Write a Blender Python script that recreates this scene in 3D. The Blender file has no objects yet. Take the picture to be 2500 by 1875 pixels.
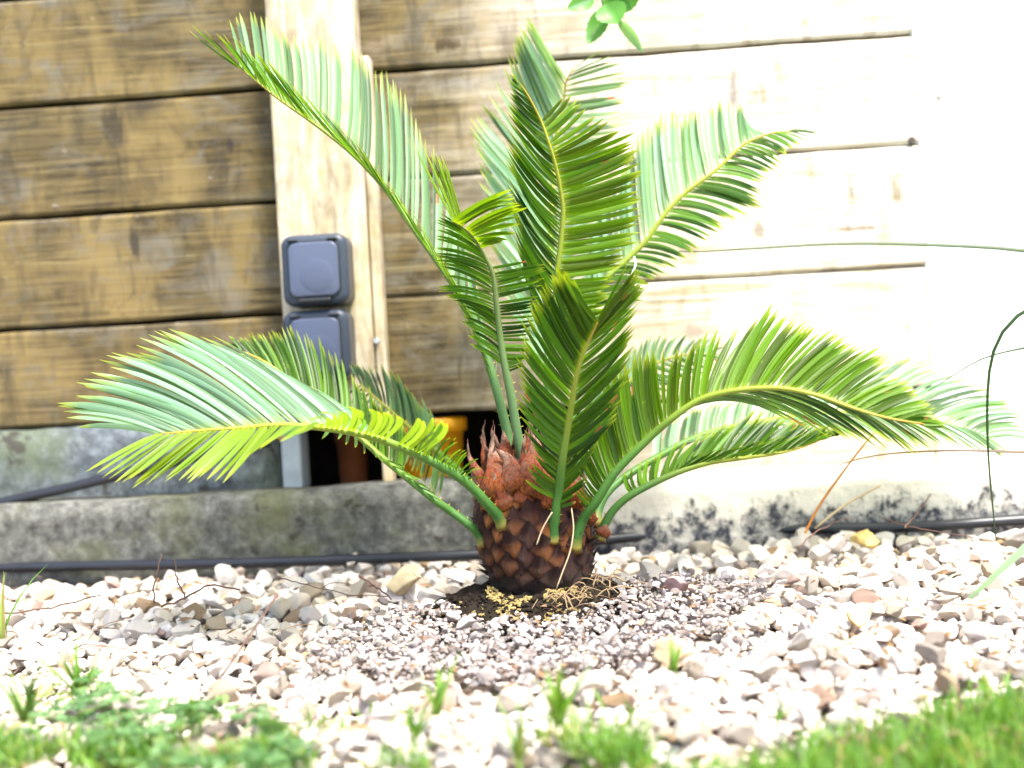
import bpy, bmesh, math, random
import numpy as np
from mathutils import Vector, Matrix
random.seed(7); rng = np.random.default_rng(7)
S = bpy.context.scene
COL = S.collection
# ------------------------------------------------------------------ camera
FPX = 3525.0
PITCH, ROLL = math.radians(6.0), 0.064
HC = 0.376
CAM = Vector((0, -1.5, HC))
f = Vector((0, math.cos(PITCH), -math.sin(PITCH)))
R0 = Vector((1, 0, 0)); U0 = Vector((0, math.sin(PITCH), math.cos(PITCH)))
UP = U0*math.cos(ROLL) + R0*math.sin(ROLL)
RT = R0*math.cos(ROLL) - U0*math.sin(ROLL)
cd = bpy.data.cameras.new('camera'); cam = bpy.data.objects.new('camera', cd); COL.objects.link(cam)
M = Matrix((RT, UP, -f)).transposed().to_4x4(); M.translation = CAM
cam.matrix_world = M
cd.sensor_width = 36; cd.lens = FPX/2500*36
cd.clip_start = 0.02; cd.clip_end = 400
cd.dof.use_dof = True; cd.dof.focus_distance = 1.43; cd.dof.aperture_fstop = 2.7
S.camera = cam
S.render.resolution_x = 1024; S.render.resolution_y = 768
# ------------------------------------------------------------------ world and sun
SUN_EL, SUN_AZ = math.radians(64), math.radians(138)      # azimuth clockwise from +Y
w = bpy.data.worlds.new('World'); S.world = w; w.use_nodes = True
nt = w.node_tree; nt.nodes.clear()
sky = nt.nodes.new('ShaderNodeTexSky'); sky.sky_type = 'NISHITA'; sky.sun_disc = False
sky.sun_elevation = SUN_EL; sky.sun_rotation = SUN_AZ; sky.dust_density = 3.0; sky.air_density = 1.0; sky.ozone_density = 0.6
bg = nt.nodes.new('ShaderNodeBackground'); bg.inputs[1].default_value = 0.08
wo = nt.nodes.new('ShaderNodeOutputWorld')
nt.links.new(sky.outputs[0], bg.inputs[0]); nt.links.new(bg.outputs[0], wo.inputs[0])
sd = bpy.data.lights.new('sun', 'SUN'); sd.energy = 1.5; sd.angle = math.radians(11.0); sd.color = (1, .96, .88)
so = bpy.data.objects.new('sun', sd); COL.objects.link(so)
sdir = Vector((math.sin(SUN_AZ)*math.cos(SUN_EL), math.cos(SUN_AZ)*math.cos(SUN_EL), math.sin(SUN_EL)))
so.rotation_euler = sdir.to_track_quat('Z', 'Y').to_euler(); so.location = (3, -3, 4)
S.view_settings.view_transform = 'Standard'; S.view_settings.look = 'None'
S.view_settings.exposure = 2.88; S.view_settings.gamma = 1.0; S.view_settings.use_curve_mapping = False
# ------------------------------------------------------------------ helpers
def ray(px, py): return f + RT*((px-1250)/FPX) - UP*((py-937.5)/FPX)
def P(px, py, z=1.5): return CAM + ray(px, py)*z
def G(px, py, z=0.0):
    d = ray(px, py); return CAM + d*((z-CAM.z)/d.z)
def mesh_obj(name, verts, faces, mat, parent=None, smooth=True, attr=None, local=False):
    me = bpy.data.meshes.new(name); me.from_pydata([tuple(v) for v in verts], [], faces); me.update()
    if smooth: me.polygons.foreach_set('use_smooth', [True]*len(me.polygons))
    if attr is not None:
        a = me.attributes.new('lc', 'FLOAT_COLOR', 'POINT'); a.data.foreach_set('color', np.asarray(attr, dtype=np.float32).ravel())
    if mat: me.materials.append(mat)
    o = bpy.data.objects.new(name, me); COL.objects.link(o)
    if parent: par(o, parent, local)
    return o
EMW = {}
def par(o, p, local=False):
    o.parent = p
    if not local and p.name in EMW: o.matrix_parent_inverse = EMW[p.name].inverted()
def empty(name, loc=(0, 0, 0), mat4=None):
    o = bpy.data.objects.new(name, None); COL.objects.link(o); o.empty_display_size = .02
    m = mat4.copy() if mat4 else Matrix.Translation(loc)
    o.matrix_world = m; EMW[o.name] = m; return o
def tag(o, label=None, cat=None, group=None, kind=None):
    if label: o['label'] = label
    if cat: o['category'] = cat
    if group: o['group'] = group
    if kind: o['kind'] = kind
    return o
def bm_obj(name, bm, mat, parent=None, smooth=False, local=True):
    me = bpy.data.meshes.new(name); bm.to_mesh(me); bm.free()
    if smooth: me.polygons.foreach_set('use_smooth', [True]*len(me.polygons))
    me.materials.append(mat); o = bpy.data.objects.new(name, me); COL.objects.link(o)
    if parent: par(o, parent, local)
    return o
def box_bm(x0, x1, y0, y1, z0, z1, bev=0.0, seg=2, bm=None):
    own = bm is None
    b = bmesh.new()
    r = bmesh.ops.create_cube(b, size=1)
    for v in b.verts: v.co = Vector((x0+(v.co.x+.5)*(x1-x0), y0+(v.co.y+.5)*(y1-y0), z0+(v.co.z+.5)*(z1-z0)))
    if bev: bmesh.ops.bevel(b, geom=b.edges[:]+b.verts[:], offset=bev, segments=seg, profile=.5, affect='EDGES')
    if own: return b
    t = bpy.data.meshes.new('t'); b.to_mesh(t); bm.from_mesh(t); bpy.data.meshes.remove(t); b.free(); return bm
def catmull(pts, n):
    pts = [Vector(p) for p in pts]
    e = [pts[0]*2-pts[1]] + pts + [pts[-1]*2-pts[-2]]
    out = []
    for i in range(1, len(e)-2):
        for k in range(12):
            t = k/12; p0, p1, p2, p3 = e[i-1], e[i], e[i+1], e[i+2]
            out.append(.5*((2*p1)+(p2-p0)*t+(2*p0-5*p1+4*p2-p3)*t*t+(3*p1-p0-3*p2+p3)*t**3))
    out.append(pts[-1])
    L = [0]
    for a, b in zip(out, out[1:]): L.append(L[-1]+(b-a).length)
    res = []; j = 0
    for k in range(n):
        s = L[-1]*k/(n-1)
        while j < len(L)-2 and L[j+1] < s: j += 1
        q = (s-L[j])/max(1e-9, L[j+1]-L[j]); res.append(out[j].lerp(out[j+1], min(1, q)))
    return res
def tube(pts, rad, sides=8, flat=1.0, fl_dir=None, closed_end=True):
    V, F, A = [], [], []
    n = len(pts); prev = None
    for i, p in enumerate(pts):
        T = (pts[min(i+1, n-1)]-pts[max(i-1, 0)]).normalized()
        ref = fl_dir if fl_dir is not None else (prev if prev else (Vector((0, 0, 1)) if abs(T.z) < .9 else Vector((1, 0, 0))))
        a = (ref - T*ref.dot(T)).normalized(); prev = a; b = T.cross(a)
        r = rad(i/(n-1)) if callable(rad) else rad
        for k in range(sides):
            th = 2*math.pi*k/sides
            V.append(p + a*(math.cos(th)*r*flat) + b*(math.sin(th)*r)); A.append((i/(n-1), 0, 0, 1))
    for i in range(n-1):
        for k in range(sides):
            F.append((i*sides+k, i*sides+(k+1) % sides, (i+1)*sides+(k+1) % sides, (i+1)*sides+k))
    F.append(tuple(range(sides))[::-1]); F.append(tuple((n-1)*sides+k for k in range(sides)))
    return V, F, A
class MB:
    def __init__(s): s.v, s.f, s.a = [], [], []
    def add(s, V, F, A=None):
        o = len(s.v); s.v += list(V); s.f += [tuple(i+o for i in q) for q in F]
        s.a += list(A) if A is not None else [(0, 0, 0, 1)]*len(V)
    def build(s, name, mat, parent=None, smooth=True, local=False): return mesh_obj(name, s.v, s.f, mat, parent, smooth, s.a, local)
# ------------------------------------------------------------------ node helper
class NT:
    def __init__(s, name):
        s.m = bpy.data.materials.new(name); s.m.use_nodes = True; s.t = s.m.node_tree; s.t.nodes.clear()
        s.out = s.t.nodes.new('ShaderNodeOutputMaterial')
    def n(s, typ, ins={}, **kw):
        d = s.t.nodes.new('ShaderNode'+typ)
        for k, v in kw.items(): setattr(d, k, v)
        for k, v in ins.items():
            i = d.inputs[k]
            if hasattr(v, 'is_linked') or isinstance(v, bpy.types.NodeSocket): s.t.links.new(v, i)
            elif isinstance(v, (tuple, list)) and len(v) == 3 and i.type == 'RGBA': i.default_value = (*v, 1)
            else: i.default_value = v
        return d
    def obj(s): return s.n('TexCoord').outputs['Object']
    def gen(s): return s.n('TexCoord').outputs['Generated']
    def rnd(s): return s.n('ObjectInfo').outputs['Random']
    def attr(s):
        a = s.n('Attribute', attribute_name='lc'); return s.n('SeparateColor', {0: a.outputs['Color']}), a
    def map(s, v, scale=(1, 1, 1), off=None):
        m = s.n('Mapping', {'Vector': v, 'Scale': scale})
        if off is not None: s.t.links.new(off, m.inputs['Location'])
        return m.outputs[0]
    def noise(s, v, sc, det=6, rough=.55, dist=0): return s.n('TexNoise', {'Vector': v, 'Scale': sc, 'Detail': det, 'Roughness': rough, 'Distortion': dist}).outputs['Fac']
    def ramp(s, fac, stops):
        r = s.n('ValToRGB', {0: fac}); e = r.color_ramp.elements
        while len(e) < len(stops): e.new(.5)
        for el, (p, c) in zip(e, stops):
            el.position = p; el.color = (*c, 1) if isinstance(c, (tuple, list)) else (c, c, c, 1)
        return r.outputs[0]
    def mix(s, fac, a, b, mode='MIX'):
        d = s.n('Mix', data_type='RGBA', blend_type=mode)
        for i, v in ((0, fac), (6, a), (7, b)):
            if isinstance(v, bpy.types.NodeSocket): s.t.links.new(v, d.inputs[i])
            elif i == 0: d.inputs[i].default_value = v
            else: d.inputs[i].default_value = (*v, 1)
        return d.outputs[2]
    def math(s, op, a, b=0.0, clamp=False): return s.n('Math', {0: a, 1: b}, operation=op, use_clamp=clamp).outputs[0]
    def bump(s, h, st=.3, dist=.002): return s.n('Bump', {'Height': h, 'Strength': st, 'Distance': dist}).outputs[0]
    def pbr(s, col, rough=.6, normal=None, spec=.5, extra={}):
        ins = {'Base Color': col, 'Roughness': rough, 'Specular IOR Level': spec}; ins.update(extra)
        if normal is not None: ins['Normal'] = normal
        return s.n('BsdfPrincipled', ins)
    def done(s, sh): s.t.links.new(sh.outputs[0], s.out.inputs[0]); return s.m
def simple(name, col, rough=.6, nscale=None, var=.3, bump=.2, bd=.001, spec=.5):
    m = NT(name); c = m.obj()
    if nscale is None: return m.done(m.pbr(col, rough, spec=spec))
    n = m.noise(c, nscale)
    cc = m.mix(n, tuple(x*(1-var) for x in col), tuple(min(1, x*(1+var)) for x in col))
    return m.done(m.pbr(cc, rough, m.bump(n, bump, bd), spec))
# ------------------------------------------------------------------ materials
def mat_wood(name, sun_paint=(-.22, .42), base=1.0, vertical=False, knots=()):
    m = NT(name); c = m.obj(); rv = m.rnd()
    off = m.n('CombineXYZ', {0: m.math('MULTIPLY', rv, 17.3), 1: m.math('MULTIPLY', rv, 5.1), 2: m.math('MULTIPLY', rv, 9.7)}).outputs[0]
    st = (26, 4, 4) if vertical else (1.6, 8, 38)
    fine = m.noise(m.map(c, st if vertical else (2.6, 8, 120), off), 3.0, 6, .6, .4)
    grain = m.noise(m.map(c, (30, 8, 3) if vertical else (1.8, 6, 26), off), 2.2, 5, .6, 1.6)
    blot = m.noise(m.map(c, (9, 6, 5), off), 1.3, 5, .6, .5)
    smudge = m.noise(m.map(c, (34, 6, 9), off), 1.4, 4, .6, .6)
    col = m.ramp(grain, [(.25, (.036*base, .025*base, .009*base)), (.45, (.085*base, .060*base, .022*base)), (.62, (.135*base, .102*base, .045*base)), (.8, (.21*base, .168*base, .08*base))])
    col = m.mix(m.ramp(fine, [(.38, .85), (.58, 0)]), col, (.026, .018, .010))
    col = m.mix(m.ramp(blot, [(.42, 0.0), (.62, .65)]), col, (.185*base, .130*base, .048*base))
    wx = m.noise(m.map(c, (6, 6, 9), off), 2.1, 6, .7, .8)
    col = m.mix(m.ramp(wx, [(.50, 0), (.66, .7)]), col, (.115*base, .105*base, .085*base))
    col = m.mix(m.ramp(wx, [(.30, .6), (.42, 0)]), col, (.030, .024, .014))
    col = m.mix(m.ramp(smudge, [(.52, 0), (.70, .55)]), col, (.034, .027, .016))
    wh = m.noise(m.map(c, (14, 6, 30), off), 3.0, 4, .6)
    col = m.mix(m.ramp(wh, [(.69, 0), (.78, .6)]), col, (.48, .42, .38))
    # knots
    vo = m.n('TexVoronoi', {'Vector': m.map(c, (3.3, 2, 6.2), off), 'Scale': 1.0, 'Randomness': 1.0})
    col = m.mix(m.ramp(vo.outputs['Distance'], [(.05, .9), (.16, 0)]), col, (.035, .026, .018))
    # painted light: timber turns pale and silvery towards the sunlit right-hand end
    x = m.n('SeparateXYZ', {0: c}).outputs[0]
    gr = m.n('MapRange', {0: x, 1: sun_paint[0], 2: sun_paint[1], 3: 0, 4: 1}).outputs[0]
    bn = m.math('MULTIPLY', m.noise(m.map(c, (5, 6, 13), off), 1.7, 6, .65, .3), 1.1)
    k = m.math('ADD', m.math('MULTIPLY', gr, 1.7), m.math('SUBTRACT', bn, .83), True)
    sunlit_tone = m.mix(m.ramp(grain, [(.3, 0), (.7, 1)]), (.40, .32, .20), (.76, .70, .61))
    sunlit_tone = m.mix(m.ramp(smudge, [(.52, 0), (.70, .65)]), sunlit_tone, (.24, .18, .12))
    col = m.mix(k, col, sunlit_tone)
    for kx, kz, rx, rz, cc in knots:
        d = m.n('VectorMath', {0: m.map(c, (1/rx, .001, 1/rz)), 1: (kx/rx, 0, kz/rz)}, operation='DISTANCE').outputs['Value']
        d = m.math('ADD', d, m.math('MULTIPLY', m.math('SUBTRACT', smudge, .5), 4.0))
        col = m.mix(m.ramp(d, [(.30, .8), (1.3, 0)]), col, tuple(q*.8 for q in cc))
    h = m.math('ADD', m.math('MULTIPLY', fine, .6), grain)
    return m.done(m.pbr(col, .78, m.bump(h, .5, .002), .25))
def mat_concrete(name, tint=(1, 1, 1), dark=False, sun_and_stain=False):
    m = NT(name); c = m.obj()
    a = m.noise(c, 55, 8, .75); b = m.noise(c, 9, 5, .6); d = m.noise(c, 28, 4, .6, .5)
    k = .62 if dark else 1
    T = lambda r, g, bb: (r*tint[0]*k, g*tint[1]*k, bb*tint[2]*k)
    col = m.ramp(a, [(.3, T(.035, .034, .030)), (.48, T(.095, .095, .085)), (.62, T(.18, .18, .158)), (.78, T(.32, .32, .28))])
    col = m.mix(m.ramp(b, [(.48, 0), (.68, .6)]), col, T(.13, .135, .055))
    col = m.mix(m.ramp(d, [(.60, 0), (.68, .85)]), col, (.035, .03, .026))
    if sun_and_stain:
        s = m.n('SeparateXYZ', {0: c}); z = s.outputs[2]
        pale = m.mix(a, (.50, .46, .39), (.78, .74, .68)); col = m.mix(.92, col, pale)  # brighter light on the right kerb painted as paler concrete; stains follow
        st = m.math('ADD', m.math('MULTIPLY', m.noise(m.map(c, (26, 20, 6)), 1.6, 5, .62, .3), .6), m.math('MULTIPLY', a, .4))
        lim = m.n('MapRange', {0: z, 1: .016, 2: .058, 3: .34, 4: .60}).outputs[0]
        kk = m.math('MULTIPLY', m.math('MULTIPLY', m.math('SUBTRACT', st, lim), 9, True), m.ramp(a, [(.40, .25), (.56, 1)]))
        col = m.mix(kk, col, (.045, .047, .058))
    return m.done(m.pbr(col, .9, m.bump(m.math('ADD', a, d), .8, .003), .2))

M_CONC = mat_concrete('mossy_concrete'); M_CONC_D = mat_concrete('blue_grey_concrete', (.80, .92, 1.15))
M_CONC_S = mat_concrete('sun_painted_stained_concrete', sun_and_stain=True)
def mat_leaf():
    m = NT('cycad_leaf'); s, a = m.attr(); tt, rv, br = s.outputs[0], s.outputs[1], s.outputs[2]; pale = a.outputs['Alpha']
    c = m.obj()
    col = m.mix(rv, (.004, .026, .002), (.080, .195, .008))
    col = m.mix(m.math('MULTIPLY', pale, m.math('ADD', m.math('MULTIPLY', rv, .9), .15), True), col, (.27, .43, .34)); col = m.mix(m.math('MULTIPLY', m.math('LESS_THAN', br, .6), br), col, (.30, .42, .01))  # sky sheen painted as pale tint, backlight as yellow tint, per frond side
    yel = m.ramp(tt, [(0, .55), (.10, .05), (.80, .0), (.93, .55), (1, .9)])
    col = m.mix(yel, col, (.30, .34, .02))
    n = m.noise(c, 90, 4, .6); col = m.mix(m.ramp(n, [(.62, 0), (.74, .45)]), col, (.20, .28, .03))
    bb = m.math('MULTIPLY', m.math('GREATER_THAN', br, .7), m.math('GREATER_THAN', tt, .86))
    col = m.mix(bb, col, (.30, .12, .045))
    p = m.pbr(col, .40, None, .28)
    tc = m.mix(1.0, col, (2.2, 2.2, .4), 'MULTIPLY')
    t = m.n('BsdfTranslucent', {0: tc})
    x = m.n('MixShader', {0: .42, 1: p.outputs[0], 2: t.outputs[0]}); return m.done(x)
M_LEAF = mat_leaf()
def mat_rachis():
    m = NT('cycad_leaf_stalk'); s, a = m.attr(); tt = s.outputs[0]; c = m.obj()
    n = m.noise(c, 260, 4, .7)
    col = m.ramp(tt, [(0, (.12, .04, .012)), (.014, (.20, .17, .03)), (.042, (.035, .115, .02)), (.28, (.06, .15, .02)), (.5, (.17, .23, .02)), (.85, (.30, .30, .03)), (1, (.42, .22, .03))])
    col = m.mix(s.outputs[1], col, (.09, .15, .07))
    col = m.mix(m.ramp(n, [(.55, 0), (.72, .4)]), col, (.16, .19, .09))
    return m.done(m.pbr(col, .5, m.bump(n, .4, .0008), .3))
M_RACH = mat_rachis()
def mat_scale():  # old cut leaf bases
    m = NT('leaf_base_scale'); s, a = m.attr(); b, e = s.outputs[0], s.outputs[1]; rv = m.rnd(); c = m.obj()
    z = m.n('SeparateXYZ', {0: m.n('NewGeometry').outputs['Position']}).outputs[2]
    st = m.noise(m.map(c, (520, 520, 25)), 1.0, 4, .65, .6); n = m.noise(c, 140, 4, .6)
    dark = m.mix(st, (.014, .004, .005), (.10, .030, .020))
    orange = m.mix(m.math('MULTIPLY', st, n), (.26, .06, .012), (.85, .36, .07))
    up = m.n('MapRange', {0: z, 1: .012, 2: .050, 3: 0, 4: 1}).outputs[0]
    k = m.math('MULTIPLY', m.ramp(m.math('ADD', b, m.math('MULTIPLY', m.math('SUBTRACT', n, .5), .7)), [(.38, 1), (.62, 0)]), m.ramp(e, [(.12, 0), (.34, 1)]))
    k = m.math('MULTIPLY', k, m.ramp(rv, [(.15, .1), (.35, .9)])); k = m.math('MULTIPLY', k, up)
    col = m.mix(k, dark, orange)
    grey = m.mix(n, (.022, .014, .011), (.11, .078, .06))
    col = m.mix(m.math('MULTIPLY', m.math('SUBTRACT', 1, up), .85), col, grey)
    return m.done(m.pbr(col, .48, m.bump(m.math('ADD', m.math('MULTIPLY', st, 2), n), 1.0, .0016), .4))
M_SCALE = mat_scale()
def mat_bract():
    m = NT('woolly_bract'); s, a = m.attr(); tt = s.outputs[0]; c = m.obj()
    n = m.noise(m.map(c, (1, 1, .35)), 420, 5, .7); b = m.noise(c, 60, 4, .6)
    col = m.ramp(m.math('ADD', tt, m.math('MULTIPLY', m.math('SUBTRACT', b, .5), .8)), [(.0, (.34, .10, .02)), (.3, (.22, .048, .015)), (.55, (.17, .065, .035)), (.8, (.30, .20, .14)), (1, (.10, .03, .02))])
    col = m.mix(m.ramp(n, [(.35, .85), (.6, 0)]), col, (.035, .008, .006)); col = m.mix(m.ramp(b, [(.5, 0), (.64, .40)]), col, (.22, .12, .07))
    return m.done(m.pbr(col, .8, m.bump(n, 1.0, .0015), .2))
M_BRACT = mat_bract()
def mat_stone(name, use_attr):
    m = NT(name); c = m.obj()
    if use_attr: s, a = m.attr(); rv = s.outputs[0]
    else: rv = m.rnd()
    n = m.noise(c, 150 if use_attr else 90, 5, .65); n2 = m.noise(c, 38, 3, .5)
    col = m.ramp(rv, [(0, (.66, .56, .43)), (.25, (.80, .73, .64)), (.60, (.82, .74, .69)), (.86, (.64, .55, .43)), (.90, (.40, .27, .14)), (.94, (.40, .27, .24)), (.97, (.60, .52, .44)), (1, (.28, .24, .21))])
    col = m.mix(m.ramp(n2, [(.50, 0), (.70, .55)]), col, (.56, .44, .30))
    col = m.mix(m.ramp(n, [(.58, 0), (.72, .55)]), col, (.30, .20, .15))
    n3 = m.noise(c, 700 if use_attr else 60, 5, .7)
    return m.done(m.pbr(col, .9, m.bump(m.math('ADD', n, n3), .9, .0022), .15))
M_ST = mat_stone('limestone_chip', False); M_STA = mat_stone('limestone_gravel', True)
def mat_grit():
    m = NT('grey_grit'); c = m.obj(); s, a = m.attr()
    n = m.noise(c, 300, 4, .6)
    col = m.ramp(s.outputs[0], [(0, (.16, .13, .115)), (.35, (.33, .285, .265)), (.7, (.48, .43, .40)), (.92, (.70, .65, .62)), (1, (.30, .18, .08))])
    return m.done(m.pbr(m.mix(n, col, m.mix(.5, col, (.10, .08, .07))), .9, m.bump(n, .5, .001), .2))
M_GRIT = mat_grit()
def mat_ground():
    m = NT('garden_soil'); c = m.obj(); n = m.noise(c, 60, 8, .7); b = m.noise(c, 1.2, 4)
    col = m.ramp(n, [(.3, (.035, .024, .018)), (.55, (.09, .065, .05)), (.75, (.18, .14, .11))])
    y = m.n('SeparateXYZ', {0: c}).outputs[1]
    far = m.n('MapRange', {0: y, 1: -.75, 2: -.95, 3: 0, 4: 1}).outputs[0]
    col = m.mix(far, col, m.mix(b, (.04, .085, .02), (.07, .12, .03)))
    return m.done(m.pbr(col, .95, m.bump(n, .7, .006), .15))
M_GROUND = mat_ground()
M_SOIL = simple('dark_damp_soil', (.018, .013, .009), .95, 160, .8, 1, .004, .15)
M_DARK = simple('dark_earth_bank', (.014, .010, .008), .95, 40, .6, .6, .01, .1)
M_HOSE = simple('black_rubber_hose', (.012, .013, .018), .38, 60, .3, .1, .0005)
M_TWIG = simple('dry_twig', (.11, .055, .04), .7, 300, .5, .4, .0005)
M_TWIGP = simple('pale_dry_stem', (.45, .34, .20), .7, 200, .3, .3, .0005)
M_SOCK = simple('slate_plastic_housing', (.030, .040, .062), .42, 500, .12, .15, .0003, .4)
M_LID = simple('slate_plastic_lid', (.070, .082, .135), .33, 700, .12, .2, .0003, .45)
M_SEAL = simple('black_gasket', (.008, .009, .012), .5)
M_METAL = simple('zinc_bracket', (.30, .33, .36), .45, 60, .3, .2, .001)
def mat_pot():
    m = NT('orange_plastic'); c = m.obj(); n = m.noise(c, 20, 3)
    col = m.mix(n, (.95, .40, .01), (.95, .62, .03)); p = m.pbr(col, .35)
    t = m.n('BsdfTranslucent', {0: (.95, .45, .03)}); return m.done(m.n('MixShader', {0: .45, 1: p.outputs[0], 2: t.outputs[0]}))
M_POT = mat_pot()
M_TERRA = simple('terracotta', (.26, .07, .02), .7, 60, .3, .3, .001)
def mat_grass(name, c0, c1, c2):
    m = NT(name); s, a = m.attr()
    col = m.ramp(s.outputs[1], [(0, c0), (.6, c1), (.9, c1), (1, c2)])
    col = m.mix(m.ramp(s.outputs[0], [(0, .5), (.35, 0)]), col, (.16, .20, .06))
    p = m.pbr(col, .45, None, .4); t = m.n('BsdfTranslucent', {0: m.mix(1, col, (1.8, 1.7, .7), 'MULTIPLY')})
    return m.done(m.n('MixShader', {0: .35, 1: p.outputs[0], 2: t.outputs[0]}))
M_GRASS = mat_grass('lawn_grass_blade', (.045, .13, .012), (.13, .26, .03), (.40, .34, .12))
M_CLOVER = mat_grass('clover_leaf', (.035, .11, .025), (.13, .24, .09), (.24, .30, .08))
M_BLADE = mat_grass('long_blade_green', (.02, .05, .012), (.03, .06, .02), (.03, .06, .02))
M_BLADEB = mat_grass('long_blade_brown', (.06, .035, .018), (.09, .055, .025), (.09, .055, .025))
M_BLADEO = mat_grass('dry_stalk_orange', (.26, .11, .02), (.32, .13, .02), (.32, .13, .02))
M_BLADEP = mat_grass('long_blade_pale', (.25, .40, .28), (.30, .44, .32), (.32, .44, .34))
M_SHRUB = mat_grass('shrub_leaf', (.05, .17, .02), (.08, .24, .03), (.16, .30, .18))
M_PELLET = simple('ochre_pellet', (.26, .19, .06), .7, 200, .4, .3, .0005)
# ------------------------------------------------------------------ ground
ground = mesh_obj('ground', [(-60, -60, -.020), (60, -60, -.020), (60, 60, -.020), (-60, 60, -.020)], [(0, 1, 2, 3)], M_GROUND, smooth=False)
tag(ground, kind='structure')
# ------------------------------------------------------------------ wall frame
YAW, LEAN = math.radians(4.0), math.radians(6.0)
n0 = Vector((-math.sin(YAW), -math.cos(YAW), 0)); U = Vector((math.cos(YAW), -math.sin(YAW), 0))
V = Vector((0, 0, 1))*math.cos(LEAN) - n0*math.sin(LEAN); N = n0*math.cos(LEAN) + Vector((0, 0, 1))*math.sin(LEAN)
W0 = Vector((0, .245, 0))
WM = Matrix((U, -N, V)).transposed().to_4x4(); WM.translation = W0
WI = WM.inverted()
def wl(px, py, off=0.0):                       # pixel -> wall-local (x along, y into the wall, z up) on the plane y=-off
    d = ray(px, py); o = W0 + N*off
    t = (o-CAM).dot(N)/d.dot(N); return WI @ (CAM + d*t)
KN = []
for kx, ky, rx, ry, cc in [(1790, 205, 16, 45, (.20, .16, .14)), (1845, 230, 26, 22, (.34, .26, .17)), (2078, 470, 14, 62, (.16, .13, .11)), (2190, 470, 13, 55, (.22, .18, .10)), (2090, 558, 70, 6, (.22, .17, .12)),
        (1850, 565, 22, 16, (.26, .21, .17)), (292, 320, 26, 70, (.035, .028, .018)), (330, 590, 12, 60, (.03, .025, .018)), (560, 355, 10, 14, (.03, .025, .02)), (1700, 810, 60, 22, (.36, .28, .22)), (1100, 110, 30, 14, (.05, .03, .01))]:
    q = wl(kx, ky); KN.append((q.x, q.z, rx*1.3/2050, ry*1.2/2050, cc))
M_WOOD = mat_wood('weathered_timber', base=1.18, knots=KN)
M_POST = mat_wood('sun_painted_post_timber', (-1.0, .72), 2.8, True)  # sunlight on the post is put into its paler timber colour
def plank_mesh(x0, x1, z0, z1, th=.035, seed=0):
    r = random.Random(seed); nx, nz = max(8, int((x1-x0)/.04)), 6
    Vv, Ff = [], []
    ph = [r.uniform(0, 6) for _ in range(6)]
    for j in range(nz+1):
        for i in range(nx+1):
            x = x0+(x1-x0)*i/nx; q = j/nz; z = z0+(z1-z0)*q
            e = min(q, 1-q)
            y = .0012*math.sin(x*7+ph[0])+.0008*math.sin(x*19+z*30+ph[1]) + (.003 if e < .01 else 0)
            if e < .01: z += .0005*math.sin(x*23+ph[2])+.0004*math.sin(x*61+ph[3])
            if 0 < j < 1.5: z = z0+.004
            if nz-1.5 < j < nz: z = z1-.004
            Vv.append((x, y, z))
    W = nx+1
    for j in range(nz):
        for i in range(nx): Ff.append((j*W+i, j*W+i+1, (j+1)*W+i+1, (j+1)*W+i))
    b = len(Vv)
    for i in range(nx+1): x, y, z = Vv[i]; Vv.append((x, th, z))
    for i in range(nx+1): x, y, z = Vv[nz*W+i]; Vv.append((x, th, z))
    for i in range(nx):
        Ff.append((b+i, b+i+1, i+1, i)); Ff.append((nz*W+i, nz*W+i+1, b+W+i+1, b+W+i))
    Ff.append(tuple([0]+[j*W for j in range(1, nz+1)]+[b+W, b])); Ff.append(tuple([b+nx, b+W+nx]+[j*W+nx for j in range(nz, -1, -1)]))
    return Vv, Ff
wall = empty('timber_wall', mat4=WM)
tag(wall, 'weathered horizontal timber plank wall with a vertical post, brown at left and painted sunlit pale at right, behind the palm', 'wall')
PXL = wl(760, 500).x; XL, XR = wl(-350, 900).x, wl(2225, 350).x
gap = .0050; RG = [.004, .0022, .0034, .0048, .005, .005]
def rows(px, ys): return [wl(px, y).z for y in ys]
left = rows(300, [1036, 790, 517, 243, -22]); right = rows(1400, [992, 700, 408, 142, -130])
for k in range(3): left.append(left[-1]+.136); right.append(right[-1]+.136)
for i in range(len(left)-1):
    v, ff = plank_mesh(XL, PXL+.0, left[i]+gap/2, left[i+1]-gap/2, seed=i)
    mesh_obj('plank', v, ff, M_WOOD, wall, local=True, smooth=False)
for i in range(len(right)-1):
    g0, g1 = RG[min(i, 5)], RG[min(i+1, 5)]
    v, ff = plank_mesh(PXL+.003, XR+.02, right[i]+g0/2, right[i+1]-g1/2, seed=20+i)
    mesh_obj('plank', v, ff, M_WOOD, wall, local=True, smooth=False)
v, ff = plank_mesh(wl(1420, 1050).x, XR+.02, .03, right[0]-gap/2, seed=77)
mesh_obj('plank', v, ff, M_WOOD, wall, local=True, smooth=False)
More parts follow.
